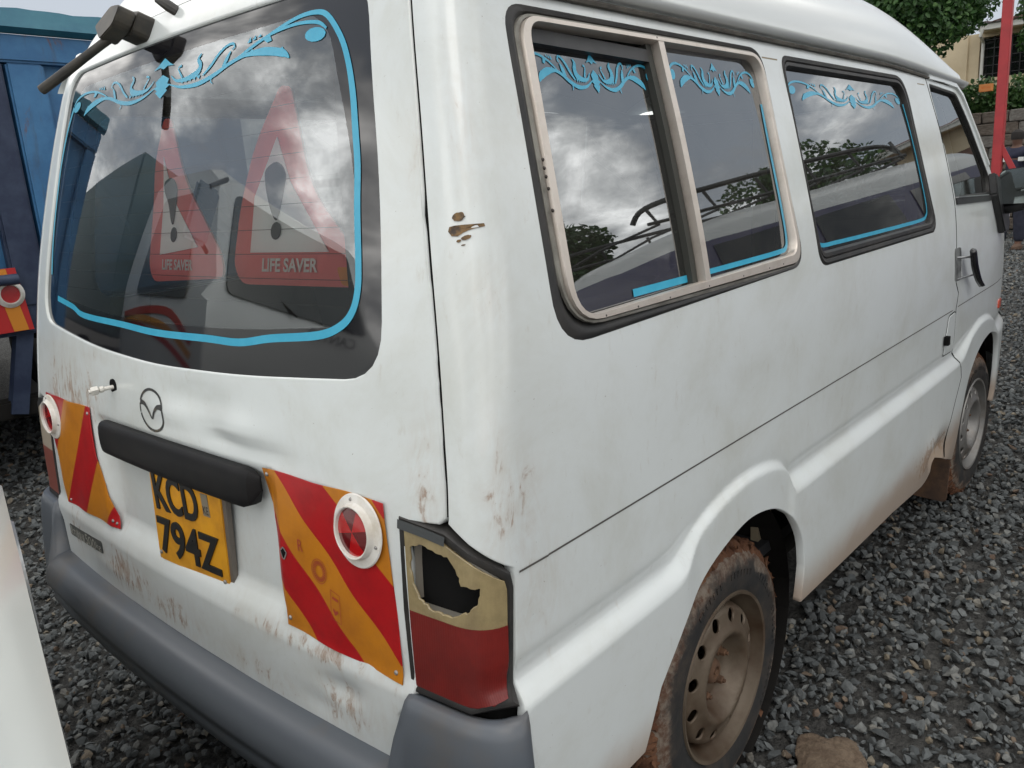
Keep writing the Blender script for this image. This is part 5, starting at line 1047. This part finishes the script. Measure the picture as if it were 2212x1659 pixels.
def leafmat(name, c0, c1, c2):
    m = mat(name, c1, .5, spec=.4); g = G(m); a = g.n('ShaderNodeAttribute'); a.attribute_name = 'tone'; r = g.n('ShaderNodeValToRGB'); g.l(a.outputs['Fac'], r.inputs[0]); e = r.color_ramp.elements; e.new(.5)
    for k, (p_, c_) in enumerate(((.1, c0), (.55, c1), (.95, c2))): e[k].position = p_; e[k].color = (*c_, 1)
    g.l(r.outputs[0], g.p.inputs['Base Color']); tl_ = g.n('ShaderNodeBsdfTranslucent'); g.l(r.outputs[0], tl_.inputs[0]); mx_ = g.n('ShaderNodeMixShader'); mx_.inputs[0].default_value = .25
    o = [n for n in m.node_tree.nodes if n.type == 'OUTPUT_MATERIAL'][0]; g.l(g.p.outputs[0], mx_.inputs[1]); g.l(tl_.outputs[0], mx_.inputs[2]); g.l(mx_.outputs[0], o.inputs[0]); return m
m_lf = leafmat('dark_green_leaves', (.018, .05, .014), (.035, .095, .022), (.075, .16, .030)); m_hg = leafmat('hedge_leaves', (.025, .06, .016), (.05, .12, .03), (.10, .18, .05)); m_bark = mat('grey_bark', (.10, .08, .06), .95, col2=(.05, .04, .03), nscale=12)
def tree(label, loc, h, cr, n, size, m, seed, trunk_h=None, group='trees round the yard'):
    r = random.Random(seed); t = empty('broadleaf_tree', loc, 0, label, 'tree', group); th = trunk_h or h*.45; mb = MB()
    mb.tube([(0, 0, -.05), (.04, .02, th*.4), (-.03, .05, th*.8), (.02, .03, th*1.15)], [.17, .14, .12, .08], 10)
    cs, rs = [], []
    for k in range(16):
        a = r.random()*6.283; d = cr*r.random()**.6*.68; z = th+(h-th)*(.12+.74*r.random()); cs.append((d*math.cos(a), d*math.sin(a), z)); rs.append([cr*r.uniform(.26, .44)]*3)
    for c_ in cs[:7]: mb.tube([(0, .03, th*.75), (c_[0]*.5, c_[1]*.5, (th*.8+c_[2])*.5), c_], [.07, .05, .02], 6)
    mb.build('trunk', m_bark, t, True); leaf_mass('crown', cs, rs, n, size, m, t, seed); return t
tree('dense dark green tree rising behind the front roof of the van', (15.9, 3.80, 0), 5.4, 2.05, 48000, .085, m_lf, 3, 2.2)
tree('dark tree at the right picture edge in front of the house', (19.2, 1.35, 2.2), 2.7, .80, 12000, .07, m_lf, 4, .7)
tree('tree far to the right of the yard, mirrored in the side windows', (15.5, -6.2, 0), 4.3, 1.6, 9000, .12, m_lf, 5)
tree('second tree far to the right of the yard', (9.0, -8.0, 0), 3.9, 1.5, 8000, .12, m_lf, 6)
hd_ = empty('hedge', (WX+.75, .4, 2.22), R(-8), 'leafy green hedge along the top of the stone wall', 'hedge'); leaf_mass('foliage', [(0, y/4, .20+.12*math.sin(y*1.7)) for y in range(-14, 18)], [[.38, .35, .33+.07*((k*7) % 5)/5] for k in range(32)], 22000, .085, m_hg, hd_, 9); tag(hd_.children[0], kind='stuff')
# house on the terrace
m_cream = mat('cream_render', (.62, .52, .36), .85, col2=(.55, .45, .30), nscale=2); m_tile = mat('brown_roof_tile', (.13, .06, .045), .8, col2=(.075, .045, .04), nscale=6); m_wd = mat('white_fascia', (.6, .6, .56), .6)
ho = empty('house', (22.0, 0, 2.2), 0, 'cream house with brown tiled roof and barred window above the wall', 'house')
mb = MB(); mb.box((0, -6, -.2), (.25, 3.32, 1.0)); mb.box((0, -6, 1.92), (.25, 3.32, 2.02)); mb.box((0, -6, 1.0), (.25, .2, 1.92)); mb.box((.0, 3.32, -.2), (6, 3.56, 2.02)); mb.box((-.05, 3.56, -.2), (.1, 7.5, 2.02)); mb.build('wall', m_cream, ho)
mb = MB(); mb.box((.30, -6, 0), (.35, 3.2, 2.0)); mb.build('dark_room', m_gap, ho)
wn = mk('window', [(.12, .25, 1.02), (.12, 3.30, 1.02), (.12, 3.30, 1.90), (.12, .25, 1.90)], [(0, 1, 2, 3)], m_cgl, ho)
for k in range(16): mb = MB(); mb.box((-.03, .30+.18*k, 1.0), (-.01, .318+.18*k, 1.92)); mb.build('window_bar', m_black, ho)
for k in range(5): mb = MB(); mb.box((-.032, .25, 1.08+.19*k), (-.014, 3.2, 1.098+.19*k)); mb.build('window_bar', m_black, ho)
mb = MB(); mb.box((-.55, -6.5, 2.02), (-.50, 3.25, 2.17)); mb.build('fascia', m_wd, ho); mb = MB(); mb.box((-.56, 3.22, 2.02), (6, 3.27, 2.17)); mb.build('fascia', m_wd, ho); mb = MB(); mb.box((-.5, -6.5, 2.0), (6, 3.24, 2.03)); mb.build('soffit', m_cream, ho)
mb = MB(); mb.tube([(-.60, 3.15, 2.05), (-.58, 3.2, 1.90), (-.06, 3.24, 1.80), (-.05, 3.24, -.2)], .035, 8); mb.build('down_pipe', m_wd, ho, True)
rf = mk('roof', [(-.58, -6.6, 2.14), (-.58, 3.30, 2.14), (2.2, 1.9, 2.62), (2.2, -6.6, 2.62), (5, 3.3, 2.14)], [(0, 1, 2, 3), (1, 4, 2)], m_tile, ho)
bm = bmesh.new(); vs = []
for i in range(6):
    a = math.pi*i/5; vs.append(((0, -.15+.30*i/5, .035*math.sin(a)), (.36, -.15+.30*i/5, .035*math.sin(a)+.0)))
V_ = [bm.verts.new(p) for q in vs for p in q]
for i in range(5): bm.faces.new((V_[2*i], V_[2*i+1], V_[2*i+3], V_[2*i+2]))
bm.faces.new([V_[2*i] for i in range(6)][::-1]); tme = bpy.data.meshes.new('roof_tile'); bm.to_mesh(tme); bm.free(); tme.materials.append(m_tile)
sl_ = math.atan2(2.62-2.14, 2.78)
for i in range(8):
    for j in range(20):
        y = 3.15-.30*j
        if y > 3.25-.33*.50*i-.05: continue
        o = bpy.data.objects.new('roof_tile', tme); COL.objects.link(o); o.parent = rf; o.location = (-.62+.33*i*math.cos(sl_), y, 2.15+.33*i*math.sin(sl_)+.012); o.rotation_euler = (0, -sl_+.06, 0)
# orange crate on the hedge
cr_ = empty('crate', (WX+.15, 2.18, 2.60), R(5), 'small orange plastic crate standing on the hedge', 'crate'); m_or = mat('orange_plastic', (.75, .28, .08), .5)
for p0, p1, nm in (((0, -.22, 0), (.03, .22, .10), 'side_panel'), ((0, -.22, .15), (.03, .22, .26), 'side_panel'), ((0, -.22, .10), (.03, -.14, .15), 'rib'), ((0, .14, .10), (.03, .22, .15), 'rib'), ((0, -.03, .10), (.03, .03, .15), 'rib'), ((.03, -.22, 0), (.35, -.19, .26), 'end_panel'), ((.03, .19, 0), (.35, .22, .26), 'end_panel'), ((.32, -.19, 0), (.35, .19, .26), 'back_panel')): mb = MB(); mb.box(p0, p1); mb.build(nm, m_or, cr_)
cr_.scale = (.5, .5, .5)
# house across the yard on the right, mirrored in the door window
h2 = empty('house', (21.5, -2.8, 0), 0, 'cream house with brown roof beyond the right edge, mirrored in the door window', 'house')
mb = MB(); mb.box((0, -4, 0), (6, 4, 3.0)); mb.build('wall', m_cream, h2); mk('roof', [(-.6, -4.6, 2.95), (-.6, 4.6, 2.95), (3, 3, 4.8), (3, -3, 4.8), (6.6, -4.6, 2.95), (6.6, 4.6, 2.95)], [(0, 1, 2, 3), (1, 5, 2), (0, 3, 4), (3, 2, 5, 4)], m_tile, h2)
for y_ in (-2.4, .6): mb = MB(); mb.box((-.03, y_, 1.0), (.0, y_+1.6, 2.2)); mb.build('window', m_cgl, h2)
# ---- person in a navy jacket, seen from behind at the right edge
def skin_body(name, pts, edges, rad, m, parent, sub=2, root=0):
    me = bpy.data.meshes.new(name); me.from_pydata(pts, edges, []); o = link(name, me, parent); s = o.modifiers.new('s', 'SKIN'); sk = me.skin_vertices[0].data
    for i, r in enumerate(rad): sk[i].radius = r if isinstance(r, tuple) else (r, r); sk[i].use_root = (i == root)
    u = o.modifiers.new('u', 'SUBSURF'); u.levels = u.render_levels = sub; dg = bpy.context.evaluated_depsgraph_get(); m2 = bpy.data.meshes.new_from_object(o.evaluated_get(dg)); o.modifiers.clear(); o.data = m2; m2.materials.clear(); m2.materials.append(m); m2.polygons.foreach_set('use_smooth', [True]*len(m2.polygons)); return o
m_navy = mat('navy_cloth', (.010, .012, .030), .85, col2=(.02, .022, .045), nscale=14, bump=(20, .5, .01)); m_jean = mat('dark_jeans', (.012, .014, .026), .9, col2=(.025, .028, .045), nscale=10, bump=(16, .5, .01)); m_skin = mat('brown_skin', (.10, .05, .032), .6); m_shoe = mat('brown_shoe', (.10, .06, .04), .7)
pe = empty('person', (13.6, .93, 0), R(165), 'person in navy jacket and dark trousers standing at the right edge', 'person')
skin_body('body', [(0, 0, .92), (0, 0, 1.12), (0, 0, 1.32), (0, 0, 1.44), (.01, 0, 1.52), (.02, 0, 1.60), (.02, 0, 1.68), (0, .20, 1.40), (.02, .26, 1.14), (.10, .25, .92), (.13, .24, .85), (0, -.20, 1.40), (.02, -.27, 1.14), (.08, -.26, .92), (.11, -.25, .85), (0, .09, .86), (.02, .11, .48), (-.01, .12, .09), (.12, .14, .04), (0, -.09, .86), (.03, -.12, .48), (.0, -.13, .09), (.13, -.15, .04)],
          [(0, 1), (1, 2), (2, 3), (3, 4), (4, 5), (5, 6), (3, 7), (7, 8), (8, 9), (9, 10), (3, 11), (11, 12), (12, 13), (13, 14), (0, 15), (15, 16), (16, 17), (17, 18), (0, 19), (19, 20), (20, 21), (21, 22)],
          [(.16, .11), (.15, .10), (.18, .11), (.13, .09), (.055, .055), (.075, .085), (.07, .075), .065, .052, .04, .038, .065, .052, .04, .038, .095, .07, .05, .04, .095, .07, .05, .04], m_skin, pe)
skin_body('jacket', [(0, 0, .86), (0, 0, 1.0), (0, 0, 1.15), (0, 0, 1.34), (0, 0, 1.45), (0, .215, 1.41), (.02, .275, 1.14), (.10, .262, .93), (0, -.215, 1.41), (.02, -.285, 1.14), (.08, -.272, .93)], [(0, 1), (1, 2), (2, 3), (3, 4), (4, 5), (5, 6), (6, 7), (4, 8), (8, 9), (9, 10)], [(.20, .14), (.19, .135), (.18, .13), (.20, .135), (.13, .11), .085, .070, .055, .085, .070, .055], m_navy, pe)
skin_body('trousers', [(0, 0, .95), (0, .10, .84), (.02, .12, .48), (-.01, .13, .10), (0, -.10, .84), (.03, -.13, .48), (.0, -.14, .10)], [(0, 1), (1, 2), (2, 3), (0, 4), (4, 5), (5, 6)], [(.17, .125), .115, .092, .082, .115, .092, .082], m_jean, pe)
for sg in (1, -1):
    mb = MB(); mb.lathe([(0, 0), (.06, 0), (.066, .02), (.06, .06), (.03, .09), (0, .1)], (0, 0, 0), (0, 0, 1), 16); s_ = mb.build('shoe', m_shoe, pe, True); s_.scale = (2.2, .85, .9); s_.location = (.07, sg*.14, .003)
mb = MB(); mb.lathe([(.083, -.01), (.092, .04), (.080, .095), (.045, .125), (0, .135)], (.015, 0, 1.625), (0, 0, 1), 20); mb.build('hair', mat('black_hair', (.012, .009, .008), .8), pe, True)
for sg in (1, -1): mb = MB(); mb.box((.115, sg*.12-.04, 1.30), (.135, sg*.12+.04, 1.36)); mb.build('white_patch', m_tw2, pe, bevel=.005)
